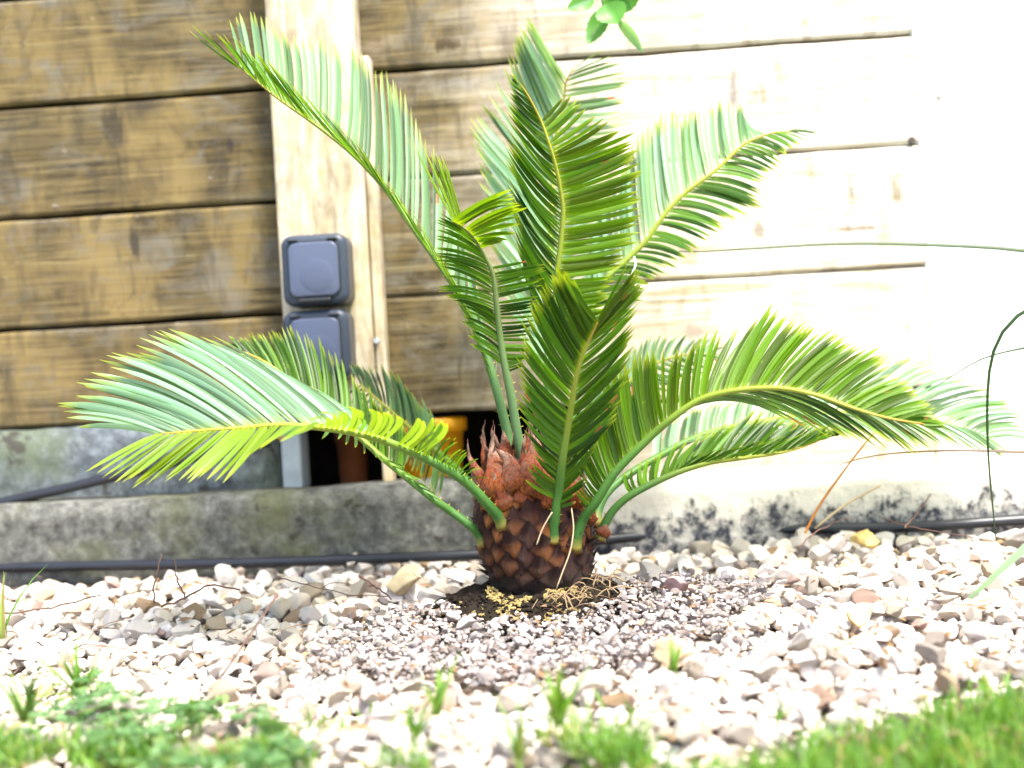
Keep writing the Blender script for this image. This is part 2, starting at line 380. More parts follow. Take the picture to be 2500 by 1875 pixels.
# post, proud of the planks
a = wl(662, 300, .045); b = wl(878, 300, .045); ztop = left[-1]; zb = wl(760, 1010, .04).z
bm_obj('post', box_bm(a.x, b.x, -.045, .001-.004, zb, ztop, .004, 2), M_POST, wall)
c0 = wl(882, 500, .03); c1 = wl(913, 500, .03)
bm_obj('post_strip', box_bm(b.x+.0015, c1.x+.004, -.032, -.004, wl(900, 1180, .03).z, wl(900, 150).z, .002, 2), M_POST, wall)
bmm = bmesh.new(); s0 = wl(917, 832, .03)
bmesh.ops.create_cone(bmm, cap_ends=True, segments=12, radius1=.004, radius2=.0035, depth=.004, matrix=Matrix.Translation((s0.x+.002, -.0345, s0.z)) @ Matrix.Rotation(math.pi/2, 4, 'X'))
bm_obj('screw', bmm, M_METAL, wall)
l0 = wl(690, 1100, .02); l1 = wl(738, 1100, .02)
bm_obj('post_foot', box_bm(l0.x, l1.x, -.03, .02, wl(700, 1195, .02).z, zb-.001, .003, 2), M_METAL, wall)
l0 = wl(905, 1100, .02); l1 = wl(936, 1100, .02)
# nail heads on the planks
for (px, py) in [(2238, 342)]:
    q = wl(px, py); bmm = bmesh.new()
    bmesh.ops.create_cone(bmm, cap_ends=True, segments=12, radius1=.0045, radius2=.004, depth=.003, matrix=Matrix.Translation((q.x-.006, -.0015, q.z)) @ Matrix.Rotation(math.pi/2, 4, 'X'))
    bm_obj('nail_head', bmm, simple('rusty_nail', (.05, .035, .03), .7) if 'M_NAIL' not in globals() else M_NAIL, wall)
def mat_render():
    m = NT('white_roughcast'); c = m.obj(); n = m.noise(c, 45, 6, .7)
    vo = m.n('TexVoronoi', {'Vector': c, 'Scale': 26.0}).outputs['Distance']; k = m.noise(c, 14, 2)
    pit = m.math('MULTIPLY', m.ramp(m.math('ADD', vo, m.math('MULTIPLY', m.math('SUBTRACT', n, .5), .5)), [(.10, 1), (.20, 0)]), m.ramp(k, [(.50, 0), (.56, 1)]))
    return m.done(m.pbr(m.mix(pit, (.82, .81, .80), (.16, .13, .11)), .9, m.bump(n, .6, .003), .2))
# rendered pillar at the far right
pil = empty('rendered_pillar', mat4=WM); tag(pil, 'white rough rendered pillar where the planks end, at the right edge', 'pillar')
bm_obj('pillar_body', box_bm(XR+.008, XR+.75, -.004, .2, -.05, ztop, .006, 3), mat_render(), pil)
pits = MB(); rr = random.Random(3)
# ------------------------------------------------------------------ concrete
def rough_block(name, x0, x1, y0, y1, z0, z1, mat, parent, amp=.0025, seed=1, step=.012):
    bmb = bmesh.new(); bmesh.ops.create_cube(bmb, size=1)
    for v in bmb.verts: v.co = Vector((x0+(v.co.x+.5)*(x1-x0), y0+(v.co.y+.5)*(y1-y0), z0+(v.co.z+.5)*(z1-z0)))
    bmesh.ops.bevel(bmb, geom=bmb.edges[:], offset=.005, segments=2, affect='EDGES')
    es = [e for e in bmb.edges if abs((e.verts[0].co-e.verts[1].co).x) > .1]
    bmesh.ops.subdivide_edges(bmb, edges=es, cuts=int((x1-x0)/step/2))
    es = [e for e in bmb.edges if abs((e.verts[0].co-e.verts[1].co).z) > .02]
    bmesh.ops.subdivide_edges(bmb, edges=es, cuts=5)
    from mathutils import noise
    for v in bmb.verts:
        d = noise.noise_vector(v.co*45+Vector((seed, 0, 0)))*amp + noise.noise_vector(v.co*9+Vector((seed, 3, 0)))*amp
        v.co += d
    return bm_obj(name, bmb, mat, parent, smooth=True)
KM = Matrix((U, -n0, Vector((0, 0, 1)))).transposed().to_4x4(); KM.translation = Vector((0, .185, 0)); KI = KM.inverted()
def kl(px, py, off=0.0):
    d = ray(px, py); o = KM.translation + n0*off; t = (o-CAM).dot(n0)/d.dot(n0); return KI @ (CAM+d*t)
kt = (kl(100, 1238).z + kl(900, 1188).z)/2
kerb = empty('concrete_kerb', mat4=KM); tag(kerb, 'low grey mossy concrete kerb along the gravel, left of the palm', 'kerb')
rough_block('kerb_block', -1.3, kl(1330, 1250).x-.001, 0, .05, -.03, kt, M_CONC, kerb, seed=1)
kerb2 = empty('concrete_kerb', mat4=KM); tag(kerb2, 'concrete kerb painted sunlit pale with black damp streaks at its foot, right of the palm', 'kerb')
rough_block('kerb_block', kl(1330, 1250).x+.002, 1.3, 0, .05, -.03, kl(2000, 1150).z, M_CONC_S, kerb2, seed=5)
slab = empty('concrete_slab', mat4=WM); tag(slab, 'blue grey concrete slab under the planks behind the kerb, at the left edge', 'slab')
rough_block('slab_block', XL, wl(684, 1100, .02).x, -.022, .035, -.03, wl(300, 1038, .02).z, M_CONC_D, slab, seed=9)
# dark bank behind the opening
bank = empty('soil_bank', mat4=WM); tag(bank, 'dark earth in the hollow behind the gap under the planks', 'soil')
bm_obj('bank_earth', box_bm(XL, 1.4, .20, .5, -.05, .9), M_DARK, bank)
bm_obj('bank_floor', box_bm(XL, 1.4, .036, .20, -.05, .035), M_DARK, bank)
# ------------------------------------------------------------------ sockets
def socket(px0, px1, py0, py1, label):
    c = wl((px0+px1)/2, (py0+py1)/2, .095); hw = (wl(px1, py0, .095).x-wl(px0, py0, .095).x)/2; hh = (wl(px0, py0, .095).z-wl(px0, py1, .095).z)/2
    m4 = WM @ Matrix.Translation((c.x, -.046, c.z)); root = empty('power_socket', mat4=m4)
    tag(root, label, 'socket', 'stacked outdoor sockets on the post')
    bm = bmesh.new()
    def rr_prism(hw, hh, y0, y1, r, mat, name, bev=.004):
        b = bmesh.new(); vs = []
        for cx, cz, a0 in ((hw-r, hh-r, 0), (-hw+r, hh-r, 90), (-hw+r, -hh+r, 180), (hw-r, -hh+r, 270)):
            for k in range(7):
                a = math.radians(a0+15*k); vs.append(b.verts.new((cx+r*math.cos(a), y0, cz+r*math.sin(a))))
        fc = b.faces.new(vs); ex = bmesh.ops.extrude_face_region(b, geom=[fc])
        for v in ex['geom']:
            if isinstance(v, bmesh.types.BMVert): v.co.y = y1
        bmesh.ops.recalc_face_normals(b, faces=b.faces)
        ed = [e for e in b.edges if all(abs(v.co.y-y1) < 1e-6 for v in e.verts)]
        bmesh.ops.bevel(b, geom=ed, offset=bev, segments=4, profile=.5, affect='EDGES')
        return bm_obj(name, b, mat, root, smooth=True)
    rr_prism(hw, hh, 0, -.045, .013, M_SOCK, 'housing', .008)
    rr_prism(hw*.80, hh*.80, -.044, -.0462, .011, M_SEAL, 'gasket', .0008)
    rr_prism(hw*.755, hh*.765, -.0455, -.0500, .010, M_LID, 'lid', .0025)
    b = bmesh.new(); bmesh.ops.create_uvsphere(b, u_segments=24, v_segments=12, radius=1)
    for v in b.verts: v.co = Vector((v.co.x*hw*.55+hw*.10, -.0494+v.co.y*.0018, v.co.z*hh*.5-hh*.18))
    bm_obj('lid_boss', b, M_LID, root, smooth=True)
    for sx in (-1, 1):
        bm_obj('hinge', box_bm(sx*hw*.60-.006, sx*hw*.60+.006, -.050, -.044, hh*.80, hh*.87, .0012, 2), M_SEAL, root)
    bm_obj('latch', box_bm(-hw*.5, hw*.5, -.053, -.044, -hh*.93, -hh*.80, .002, 2), M_SEAL, root)
socket(684, 846, 570, 745, 'upper of two square slate blue outdoor sockets on the post, fully in view')
socket(690, 850, 756, 931, 'lower of two square slate blue outdoor sockets on the post, partly behind palm leaves')
# ------------------------------------------------------------------ orange pot and terracotta in the hollow
def pot(name, px, py0, py1, wpx, off, mat, label, cat):
    top = wl(px, py0, -off); bot = wl(px, py1, -off); s = abs(wl(px+wpx/2, py0, -off).x-top.x)
    h = top.z-bot.z; m4 = WM @ Matrix.Translation((top.x, off, bot.z)); root = empty(name, mat4=m4); tag(root, label, cat)
    V_, F_ = [], []; prof = [(0, 0), (.78, 0), (.80, .02), (.93, .80), (1.03, .81), (1.05, .97), (1.0, 1), (.93, 1), (.90, .9), (.74, .05), (0, .05)]
    n = 32
    for (r, z) in prof:
        for k in range(n): V_.append((math.cos(2*math.pi*k/n)*r*s, math.sin(2*math.pi*k/n)*r*s, z*h))
    for i in range(len(prof)-1):
        for k in range(n): F_.append((i*n+k, i*n+(k+1) % n, (i+1)*n+(k+1) % n, (i+1)*n+k))
    mesh_obj('pot_body', V_, F_, mat, root, local=True)
pot('plant_pot', 1046, 1022, 1192, 178, .040, M_POT, 'bright orange plastic pot in the gap under the planks beside the palm', 'pot')
pot('plant_pot', 858, 1050, 1195, 80, .10, M_TERRA, 'small dark terracotta pot deep in the hollow under the post', 'pot')
# ------------------------------------------------------------------ hoses
def hose(name, pts, r, mat, label, cat):
    p = catmull(pts, 60); v, ff, a_ = tube(p, r, 10); o = mesh_obj(name, v, ff, mat); tag(o, label, cat); return o
hp = []
for px, py in [(-300, 1412), (0, 1398), (300, 1392), (600, 1387), (900, 1377), (1180, 1366), (1320, 1350), (1460, 1331), (1750, 1308), (2000, 1303), (2250, 1298), (2500, 1281), (2800, 1262)]:
    q = G(px, py+6); hp.append(Vector((q.x, q.y, .009)))
hose('irrigation_hose', hp, .0062, M_HOSE, 'thin black hose lying on the gravel along the foot of the kerb', 'hose')
hp = [WM @ Vector((wl(px, py, .045).x, -.045, wl(px, py, .045).z)) for px, py in [(-300, 1268), (-60, 1238), (100, 1206), (213, 1180), (326, 1152), (450, 1122), (560, 1096), (660, 1078)]]
hose('cable', hp, .0062, M_HOSE, 'thick black cable slanting up across the blue grey slab at the left', 'cable')
# ------------------------------------------------------------------ gravel
from mathutils import noise as mnoise
def rock(seed, sub=3, flat=.62):
    b = bmesh.new(); bmesh.ops.create_icosphere(b, subdivisions=sub, radius=1); r = random.Random(seed)
    pl = []
    for _ in range(8):
        d = Vector((r.gauss(0, 1), r.gauss(0, 1), r.gauss(0, 1))).normalized(); pl.append((d, r.uniform(.38, .72)))
    ax = (r.uniform(1.0, 1.6), r.uniform(.8, 1.15), r.uniform(.6, .95))
    o = Vector((seed*3.1, 0, 0)); vs = []
    for v in b.verts:
        p = v.co.copy()
        for d, h in pl:
            k = p.dot(d)
            if k > h: p -= d*(k-h)*.985
        p += p.normalized()*(mnoise.noise(p*2.3+o)*.07+mnoise.noise(p*5+o)*.035+mnoise.noise(p*11+o)*.014)
        vs.append((p.x*ax[0], p.y*ax[1], p.z*ax[2]))
    fs = [tuple(v.index for v in f_.verts) for f_ in b.faces]; b.free()
    return np.array(vs), np.array(fs)
ROCKS = [rock(i) for i in range(14)]; ROCKS2 = [rock(50+i, 2) for i in range(12)]
TB = G(1318, 1455)                       # foot of the trunk
GX0, GX1, GY0, GY1 = -.95, .95, -.72, .19; CELL = .004
HN = (int((GX1-GX0)/CELL)+1, int((GY1-GY0)/CELL)+1); HF = np.zeros(HN)
gp = G(1230, 1600); 
def grit_zone(x, y):                     # band of bare grit in front of and right of the trunk
    a1 = ((x-TB.x+.03)/.175)**2 + ((y-(TB.y-.165))/.105)**2
    a2 = ((x-TB.x-.12)/.085)**2 + ((y-(TB.y-.055))/.065)**2
    return min(a1, a2) + .7*mnoise.noise(Vector((x*16, y*16, 0)))+.3*mnoise.noise(Vector((x*45, y*45, 0)))
def soil_zone(x, y): return ((x-TB.x+.008)/.080)**2 + ((y-(TB.y-.034))/.078)**2 + .5*mnoise.noise(Vector((x*30, y*30, 5)))
def behind(x, y): p = KI @ Vector((x, y, 0)); return p.y > -.012
def drop(x, y, r, k=.55):
    i, j = int((x-GX0)/CELL), int((y-GY0)/CELL); q = max(1, int(r*.72/CELL))
    s = HF[max(0, i-q):i+q+1, max(0, j-q):j+q+1]
    if s.size == 0: return 0
    z = s.mean()*.55+s.max()*.45
    top = z + r*k*1.15
    q2 = max(1, int(r*.8/CELL)); HF[max(0, i-q2):i+q2+1, max(0, j-q2):j+q2+1] = np.maximum(HF[max(0, i-q2):i+q2+1, max(0, j-q2):j+q2+1], top)
    return z
stones = []
edge = [G(1180, 1920), G(1480, 1850), G(1750, 1825), G(2000, 1755), G(2250, 1690), G(2500, 1620), G(2800, 1550)]
LX, LY = [p.x for p in edge], [p.y for p in edge]
def grid_jit(step):
    pts = []
    y = GY0
    while y < GY1:
        x = GX0
        while x < GX1:
            pts.append((x+rng.uniform(-.5, .5)*step, y+rng.uniform(-.5, .5)*step)); x += step
        y += step
    rng.shuffle(pts); return pts
for layer, (step, r0, r1) in enumerate([(.0110, .0040, .0075), (.0160, .0050, .0108), (.031, .0085, .0158)]):
    for x, y in grid_jit(step):
        if behind(x, y): continue
        g = grit_zone(x, y)
        if soil_zone(x, y) < 1.05 or (x-TB.x)**2+(y-TB.y)**2 < .056**2: continue
        if g < 1:
            if layer == 0 and rng.random() < .55: continue
            if layer == 1 and rng.random() < .72: continue
            if layer == 2 and rng.random() < .86: continue
        if y < np.interp(x, LX, LY, left=-2)+rng.normal(0,.012)-.008: continue
        r = rng.uniform(r0, r1)*(.75 if g < 1.25 else 1)
        stones.append([x, y, r, layer])
def rotm(yaw, tilt, ta):
    a_ = Matrix.Rotation(yaw, 3, 'Z'); b_ = Matrix.Rotation(tilt, 3, Vector((math.cos(ta), math.sin(ta), 0))); return b_ @ a_
placed = []
for x, y, r, l in stones:
    z = drop(x, y, r); placed.append((x, y, z + r*.38 - .021, r, l))
def vis_size(p):
    d = (Vector(p[:3])-CAM); q = d.dot(f); return p[3]/q if (abs(d.dot(RT)/q) < .36 and d.dot(UP)/q > -.27) else 0
order = sorted(range(len(placed)), key=lambda i: -(vis_size(placed[i])*(1 if placed[i][4] > 0 else .5)))
top300 = set(order[:300]); RM = []
for i, (vs, fs) in enumerate(ROCKS):
    me = bpy.data.meshes.new('stone'); me.from_pydata(vs.tolist(), [], fs.tolist()); me.polygons.foreach_set('use_smooth', [True]*len(me.polygons)); me.materials.append(M_ST); me.set_sharp_from_angle(angle=.45); RM.append(me)
gbed = mesh_obj('gravel_bed', [(-2.5, -.76, -.016), (2.5, -.76, -.016), (2.5, .45, -.016), (-2.5, .45, -.016)], [(0, 1, 2, 3)], M_GROUND, smooth=False); tag(gbed, kind='structure')
AV, AF, AA = [], [], []; off = 0
for i, (x, y, z, r, l) in enumerate(placed):
    yaw, tilt, ta = rng.uniform(0, 6.28), rng.normal(0, .35), rng.uniform(0, 6.28); k = rng.integers(0, 14)
    m3 = rotm(yaw, tilt, ta)
    if i in top300:
        o = bpy.data.objects.new('stone', RM[k]); COL.objects.link(o); o.parent = gbed
        o.matrix_world = Matrix.Translation((x, y, z)) @ m3.to_4x4() @ Matrix.Scale(r, 4)
    else:
        vs, fs = ROCKS[k] if (l > 0 and vis_size((x, y, z, r)) > 0) else ROCKS2[k % 12]
        AV.append((vs*r) @ np.array(m3).T + np.array((x, y, z))); AF.append(fs+off); off += len(vs)
        AA.append(np.tile(np.array([rng.random(), 0, 0, 1]), (len(vs), 1)))
def joined(name, AV, AF, AA, mat, parent=None):
    v = np.concatenate(AV); ff = np.concatenate(AF); a_ = np.concatenate(AA)
    me = bpy.data.meshes.new(name); me.vertices.add(len(v)); me.vertices.foreach_set('co', v.astype(np.float32).ravel())
    me.loops.add(ff.size); me.loops.foreach_set('vertex_index', ff.astype(np.int32).ravel()); me.polygons.add(len(ff))
    me.polygons.foreach_set('loop_start', np.arange(0, ff.size, 3, dtype=np.int32)); me.polygons.foreach_set('loop_total', np.full(len(ff), 3, dtype=np.int32))
    me.update(calc_edges=True); me.polygons.foreach_set('use_smooth', [True]*len(ff)); me.set_sharp_from_angle(angle=.5)
    at = me.attributes.new('lc', 'FLOAT_COLOR', 'POINT'); at.data.foreach_set('color', a_.astype(np.float32).ravel()); me.materials.append(mat)
    o = bpy.data.objects.new(name, me); COL.objects.link(o)
    if parent: o.parent = parent
    return o
tag(joined('gravel', AV, AF, AA, M_STA, gbed), kind='stuff')
# grit
AV, AF, AA = [], [], []; off = 0
for _ in range(24000):
    x, y = rng.uniform(TB.x-.36, TB.x+.36), rng.uniform(TB.y-.40, TB.y+.04)
    if grit_zone(x, y) > 1.1+abs(rng.normal(0, .28)) or soil_zone(x, y) < 1.0: continue
    r = .0014+.0030*rng.random()**2.2; r = r if rng.random() < .90 else r+.0035*rng.random()+.001; z = drop(x, y, r, .5)
    if z > .022: continue
    vs, fs = ROCKS2[rng.integers(0, 12)]; m3 = rotm(rng.uniform(0, 6.28), rng.normal(0, .5), rng.uniform(0, 6.28))
    AV.append((vs*r) @ np.array(m3).T + np.array((x, y, z+r*.3-.009))); AF.append(fs+off); off += len(vs); AA.append(np.tile(np.array([rng.random(), 0, 0, 1]), (len(vs), 1)))
tag(joined('grit', AV, AF, AA, M_GRIT), 'small grey grit and crumbs in front of the palm trunk', 'grit', kind='stuff')
# soil patch round the trunk
sv, sf = [], []; nr, na = 26, 120
for i in range(nr+1):
    for k in range(na):
        th = 2*math.pi*k/na; R = .112*i/nr*(1+.12*mnoise.noise(Vector((math.cos(th)*2, math.sin(th)*2, 3))))
        x, y = TB.x-.006+math.cos(th)*R, TB.y-.030+math.sin(th)*R*.95
        sv.append((x, y, .020*(1-(i/nr)**3)+.007*mnoise.noise(Vector((x*75, y*75, 1)))+.004*mnoise.noise(Vector((x*210, y*210, 2)))-.004))
for i in range(nr):
    for k in range(na): sf.append((i*na+k, (i+1)*na+k, (i+1)*na+(k+1) % na, i*na+(k+1) % na))
tag(mesh_obj('soil_patch', sv, sf, M_SOIL), 'dark damp soil ring round the foot of the palm trunk', 'soil')
AV, AF, AA = [], [], []; off = 0
for _ in range(900):
    th = rng.uniform(3.0, 6.5); R = rng.uniform(.045, .106); r = abs(rng.normal(.0016, .001))+.0006; x, y = TB.x+math.cos(th)*R-.006, TB.y+math.sin(th)*R*.95-.030
    vs, fs = ROCKS2[rng.integers(0, 12)]; m3 = rotm(rng.uniform(0, 6.28), rng.normal(0, .5), rng.uniform(0, 6.28))
    AV.append((vs*r) @ np.array(m3).T + np.array((x, y, .020*(1-(R/.112)**3)+.007*mnoise.noise(Vector((x*75, y*75, 1)))-.003))); AF.append(fs+off); off += len(vs); AA.append(np.tile(np.array([rng.random(), 0, 0, 1]), (len(vs), 1)))
tag(joined('soil_crumb', AV, AF, AA, M_SOIL), 'dark crumbs of damp soil round the foot of the palm', 'soil', kind='stuff')
AV, AF, AA = [], [], []; off = 0
for _ in range(900):
    th = rng.uniform(3.3, 6.0); R = rng.uniform(.045, .098); r = rng.uniform(.0008, .0021); x, y = TB.x+math.cos(th)*R*.8-.010, TB.y+math.sin(th)*R*1.05-.022
    if mnoise.noise(Vector((x*50, y*50, 9))) < -.05: continue
    vs, fs = ROCKS2[rng.integers(0, 12)]; m3 = rotm(rng.uniform(0, 6.28), rng.normal(0, .5), rng.uniform(0, 6.28))
    AV.append((vs*r*np.array([1.7, .8, 1])) @ np.array(m3).T + np.array((x, y, .020*(1-(R/.112)**3)+.007*mnoise.noise(Vector((x*75, y*75, 1)))-.0005))); AF.append(fs+off); off += len(vs); AA.append(np.tile(np.array([rng.random(), 0, 0, 1]), (len(vs), 1)))
tag(joined('fertiliser_pellet', AV, AF, AA, M_PELLET), 'yellow ochre pellets scattered on the dark soil at the trunk foot', 'pellets', kind='stuff')
rt = MB()
for _ in range(38):
    th = rng.uniform(4.6, 6.7); R = rng.uniform(.05, .088); x, y = TB.x+math.cos(th)*R*.9, TB.y+math.sin(th)*R*1.1-.020; a1 = rng.uniform(0, 6.28); L = rng.uniform(.01, .03)
    p0 = Vector((x, y, .018)); p2 = p0+Vector((math.cos(a1)*L, math.sin(a1)*L, -.002)); p1 = (p0+p2)/2+Vector((rng.uniform(-.006, .006), rng.uniform(-.006, .006), rng.uniform(.002, .009)))
    rt.add(*tube(catmull([p0, p1, p2], 6), rng.uniform(.0003, .0008), 5))
o = rt.build('root_fibre', simple('thin_root', (.24, .16, .08), .8)); tag(o, 'thin pale dry roots tangled on the soil round the trunk', 'roots', kind='stuff')
# distinctive rocks
def big_rock(px, py, wpx, col, label, seed, sub=4):
    g = G(px, py); d = (g-CAM).dot(f); r = wpx/FPX*d/2
    vs, fs = rock(seed, sub); m = simple('rock_'+str(seed), col, .85, 55, .45, .6, .002, .25)
    hz = r*.55
    o = mesh_obj('rock', (vs*r).tolist(), fs.tolist(), m); o.location = (g.x, g.y, hz+.004); o.rotation_euler = (rng.uniform(-.3, .3), rng.uniform(-.3, .3), rng.uniform(0, 6)); tag(o, label, 'stone', 'coloured stones in the gravel')
big_rock(990, 1455, 118, (.46, .36, .22), 'largest tan brown rock, standing in the gravel left of the trunk', 101)
big_rock(2110, 1345, 80, (.50, .36, .13), 'ochre yellow rock in front of the right kerb, beyond the dry twigs', 103)
big_rock(1640, 1632, 90, (.50, .38, .22), 'tan rock at the right end of the grey grit', 104)
big_rock(1650, 1460, 78, (.42, .26, .24), 'pinkish mauve rock right of the trunk above the grit', 105)
big_rock(2090, 1535, 62, (.55, .38, .16), 'small orange tan stone among white gravel, lower right', 106)
# ------------------------------------------------------------------ palm
palm = empty('sago_palm', (TB.x, TB.y, 0)); tag(palm, 'sago palm with a scaly brown trunk and arching green fronds in white gravel', 'palm')
prof = [(0, .042), (.010, .050), (.030, .0590), (.055, .0645), (.080, .0640), (.100, .058), (.115, .048), (.130, .036), (.147, .026), (.153, .004)]
def trad(z): return trad0(z)*.89
def trad0(z):
    for (a0, r0), (a1, r1) in zip(prof, prof[1:]):
        if a0 <= z <= a1: return r0+(r1-r0)*(z-a0)/(a1-a0)
    return .004
def tcen(z): return Vector((TB.x-.026*(z/.15)**2+.003, TB.y, z))
v_, f_ = [], []
for i, z in enumerate(np.linspace(0, .152, 18)):
    c = tcen(z); r = trad(z)*.93
    for k in range(28): v_.append((c.x+math.cos(2*math.pi*k/28)*r, c.y+math.sin(2*math.pi*k/28)*r, z-.004))
for i in range(17):
    for k in range(28): f_.append((i*28+k, i*28+(k+1) % 28, (i+1)*28+(k+1) % 28, (i+1)*28+k))
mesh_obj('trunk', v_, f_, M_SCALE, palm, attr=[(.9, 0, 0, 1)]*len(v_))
def scale_mesh(seed):
    r = random.Random(seed); n = 8; V_, F_, A_ = [], [], []
    tipk = r.uniform(.35, .85)
    for j in range(n+1):
        for i in range(n+1):
            p, q = i/n*2-1, j/n*2-1
            a_, b_ = (p-q)/2, (p+q)/2                       # rhombus coordinates
            e = 1-max(abs(p), abs(q))
            x = a_*(1-.15*b_); z = b_*(1.0+.12*r.uniform(-1, 1)*0)
            y = .50*(e**.6) - .30*b_*(e**.3)               # lower half swells outward
            if b_ > .2: y += tipk*(b_-.2)*1.3
            y += .03*math.sin(a_*30+seed)*e
            V_.append((x, -y, z)); A_.append(((b_+1)/2, e, 0, 1))
    for j in range(n):
        for i in range(n): F_.append((j*(n+1)+i, j*(n+1)+i+1, (j+1)*(n+1)+i+1, (j+1)*(n+1)+i))
    # pointed dry tip
    me = bpy.data.meshes.new('leaf_base'); me.from_pydata(V_, [], F_); me.polygons.foreach_set('use_smooth', [True]*len(F_))
    at = me.attributes.new('lc', 'FLOAT_COLOR', 'POINT'); at.data.foreach_set('color', np.array(A_, dtype=np.float32).ravel()); me.materials.append(M_SCALE); return me
SM = [scale_mesh(i) for i in range(5)]
GA = math.pi*(3-math.sqrt(5)); ns = 122; zc = 0.0
zs = []
# spiral equally spaced in surface area
tot = sum(trad(z) for z in np.linspace(.002, .135, 200)); acc = 0; zl = list(np.linspace(.002, .135, 200)); cum = np.cumsum([trad(z) for z in zl])/tot
PMI = EMW[palm.name].inverted()
for i in range(ns):
    z = float(np.interp((i+.5)/ns, cum, zl)); th = i*GA; r = trad(z); c = tcen(z)
    dz = .004; slope = (trad(z+dz)-trad(z-dz))/(2*dz)
    out = Vector((math.cos(th), math.sin(th), 0)); nrm = (out - Vector((0, 0, 1))*slope).normalized(); tan = Vector((-math.sin(th), math.cos(th), 0))
    upv = nrm.cross(tan)*-1
    if upv.z < 0: upv = -upv
    sc = .0170*(1.28 - .42*min(1, z/.075) + .0*(r/.06))*random.uniform(.88, 1.15)
    m3 = Matrix((upv.cross(nrm)*-1, -nrm, upv)).transposed()
    m3 = m3 @ Matrix.Rotation(random.uniform(-.16, .16), 3, 'Y') @ Matrix.Rotation(random.uniform(-.12, .22), 3, 'X')
    o = bpy.data.objects.new('leaf_base', SM[i % 5]); COL.objects.link(o); o.parent = palm
    o.matrix_parent_inverse = PMI
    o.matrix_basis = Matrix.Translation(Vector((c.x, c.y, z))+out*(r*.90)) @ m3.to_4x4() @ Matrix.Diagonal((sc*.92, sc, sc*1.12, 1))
# shaggy tips sticking out of the scale edges
sh = MB()
for i in range(130):
    z = random.uniform(.015, .13); th = random.uniform(0, 6.28); c = tcen(z); r = trad(z)
    out = Vector((math.cos(th), math.sin(th), 0)); p0 = Vector((c.x, c.y, z))+out*(r*.98)
    L = random.uniform(.006, .016); p2 = p0+out*L*.7+Vector((random.uniform(-.3, .3)*L, random.uniform(-.3, .3)*L, L*random.uniform(-.2, .9))); p1 = (p0+p2)/2+Vector((0, 0, -.0015))
    V_, F_, A_ = tube(catmull([p0, p1, p2], 5), lambda t: .0022*(1-t)+.0002, 5, .4); sh.add(V_, F_, [(.9, .1, 0, 1)]*len(V_))
sh.build('dry_tip', M_SCALE, palm)['kind'] = 'stuff'
# woolly bracts at the growing point: (base px, base py, dz, tip px, tip py, dz, bend px, width px)
BR = [(1225, 1215, -.045, 1205, 1050, -.03, -8, 46), (1262, 1190, -.05, 1208, 1092, -.055, 16, 44), (1300, 1200, -.05, 1289, 1030, -.05, 14, 54), (1325, 1210, -.045, 1330, 1105, -.05, 12, 52), (1275, 1235, -.056, 1262, 1130, -.060, 8, 38),
      (1240, 1130, -.01, 1233, 1030, -.005, -4, 36), (1192, 1190, -.02, 1142, 1072, -.02, -12, 26), (1188, 1210, -.02, 1150, 1115, -.02, -10, 22), (1300, 1130, 0, 1288, 1012, 0, 5, 38), (1320, 1150, -.01, 1318, 1022, -.01, 6, 34), (1350, 1200, -.03, 1345, 1060, -.02, 6, 44),
      (1390, 1230, -.03, 1400, 1120, -.02, 8, 44), (1430, 1270, -.02, 1442, 1205, -.02, 5, 34), (1205, 1240, -.045, 1160, 1170, -.05, -5, 26), (1345, 1240, -.06, 1322, 1150, -.066, 8, 30), (1236, 1240, -.058, 1200, 1150, -.066, 4, 34),
      (1365, 1180, .01, 1385, 1050, .02, 5, 34), (1260, 1160, .03, 1250, 1010, .04, 0, 40), (1470, 1310, -.01, 1478, 1250, -.01, 4, 26)]
for i in range(22):
    bx = random.uniform(1190, 1400); by = 1130+random.uniform(0, 60); q_ = random.uniform(60, 130)
    BR.append((bx, by+20, random.uniform(-.045, .02), bx+(bx-1270)*.25+random.uniform(-18, 18), by-q_, random.uniform(-.05, .02), random.uniform(-10, 10), random.uniform(14, 26)))
for bx, by, bz, tx, ty, tz, bend, wd in BR:
    bz -= .006 if wd > 40 else 0; p0 = P(bx, by, 1.5+bz); p3 = P(tx, ty, 1.5+tz); p1 = P(bx*.66+tx*.34+bend*.6, by*.7+ty*.3, 1.5+bz-.004); p2 = P(bx*.3+tx*.7+bend, by*.32+ty*.68, 1.5+tz+.002)
    w0 = wd*(1.75 if wd > 40 else 1.35)/2350/2
    V_, F_, A_ = tube(catmull([p0, p1, p2, p3], 16), lambda t, w0=w0: w0*(.72+.5*math.sin(min(1, t*2.2)*math.pi*.5+.4) if t < .22 else max(.03, 1.16*(1-((t-.22)/.78)**.62)*.92)), 12, .62, Vector((0, -1, .2)))
    V2 = []
    for vv in V_:
        d = mnoise.noise_vector(Vector(vv)*160)*.0016 + mnoise.noise_vector(Vector(vv)*420)*.0007; V2.append(vv+d)
    mesh_obj('bract', V2, F_, M_BRACT, palm, attr=A_)
LEAFLETS = []     # (size, frond object, verts, faces, attrs)
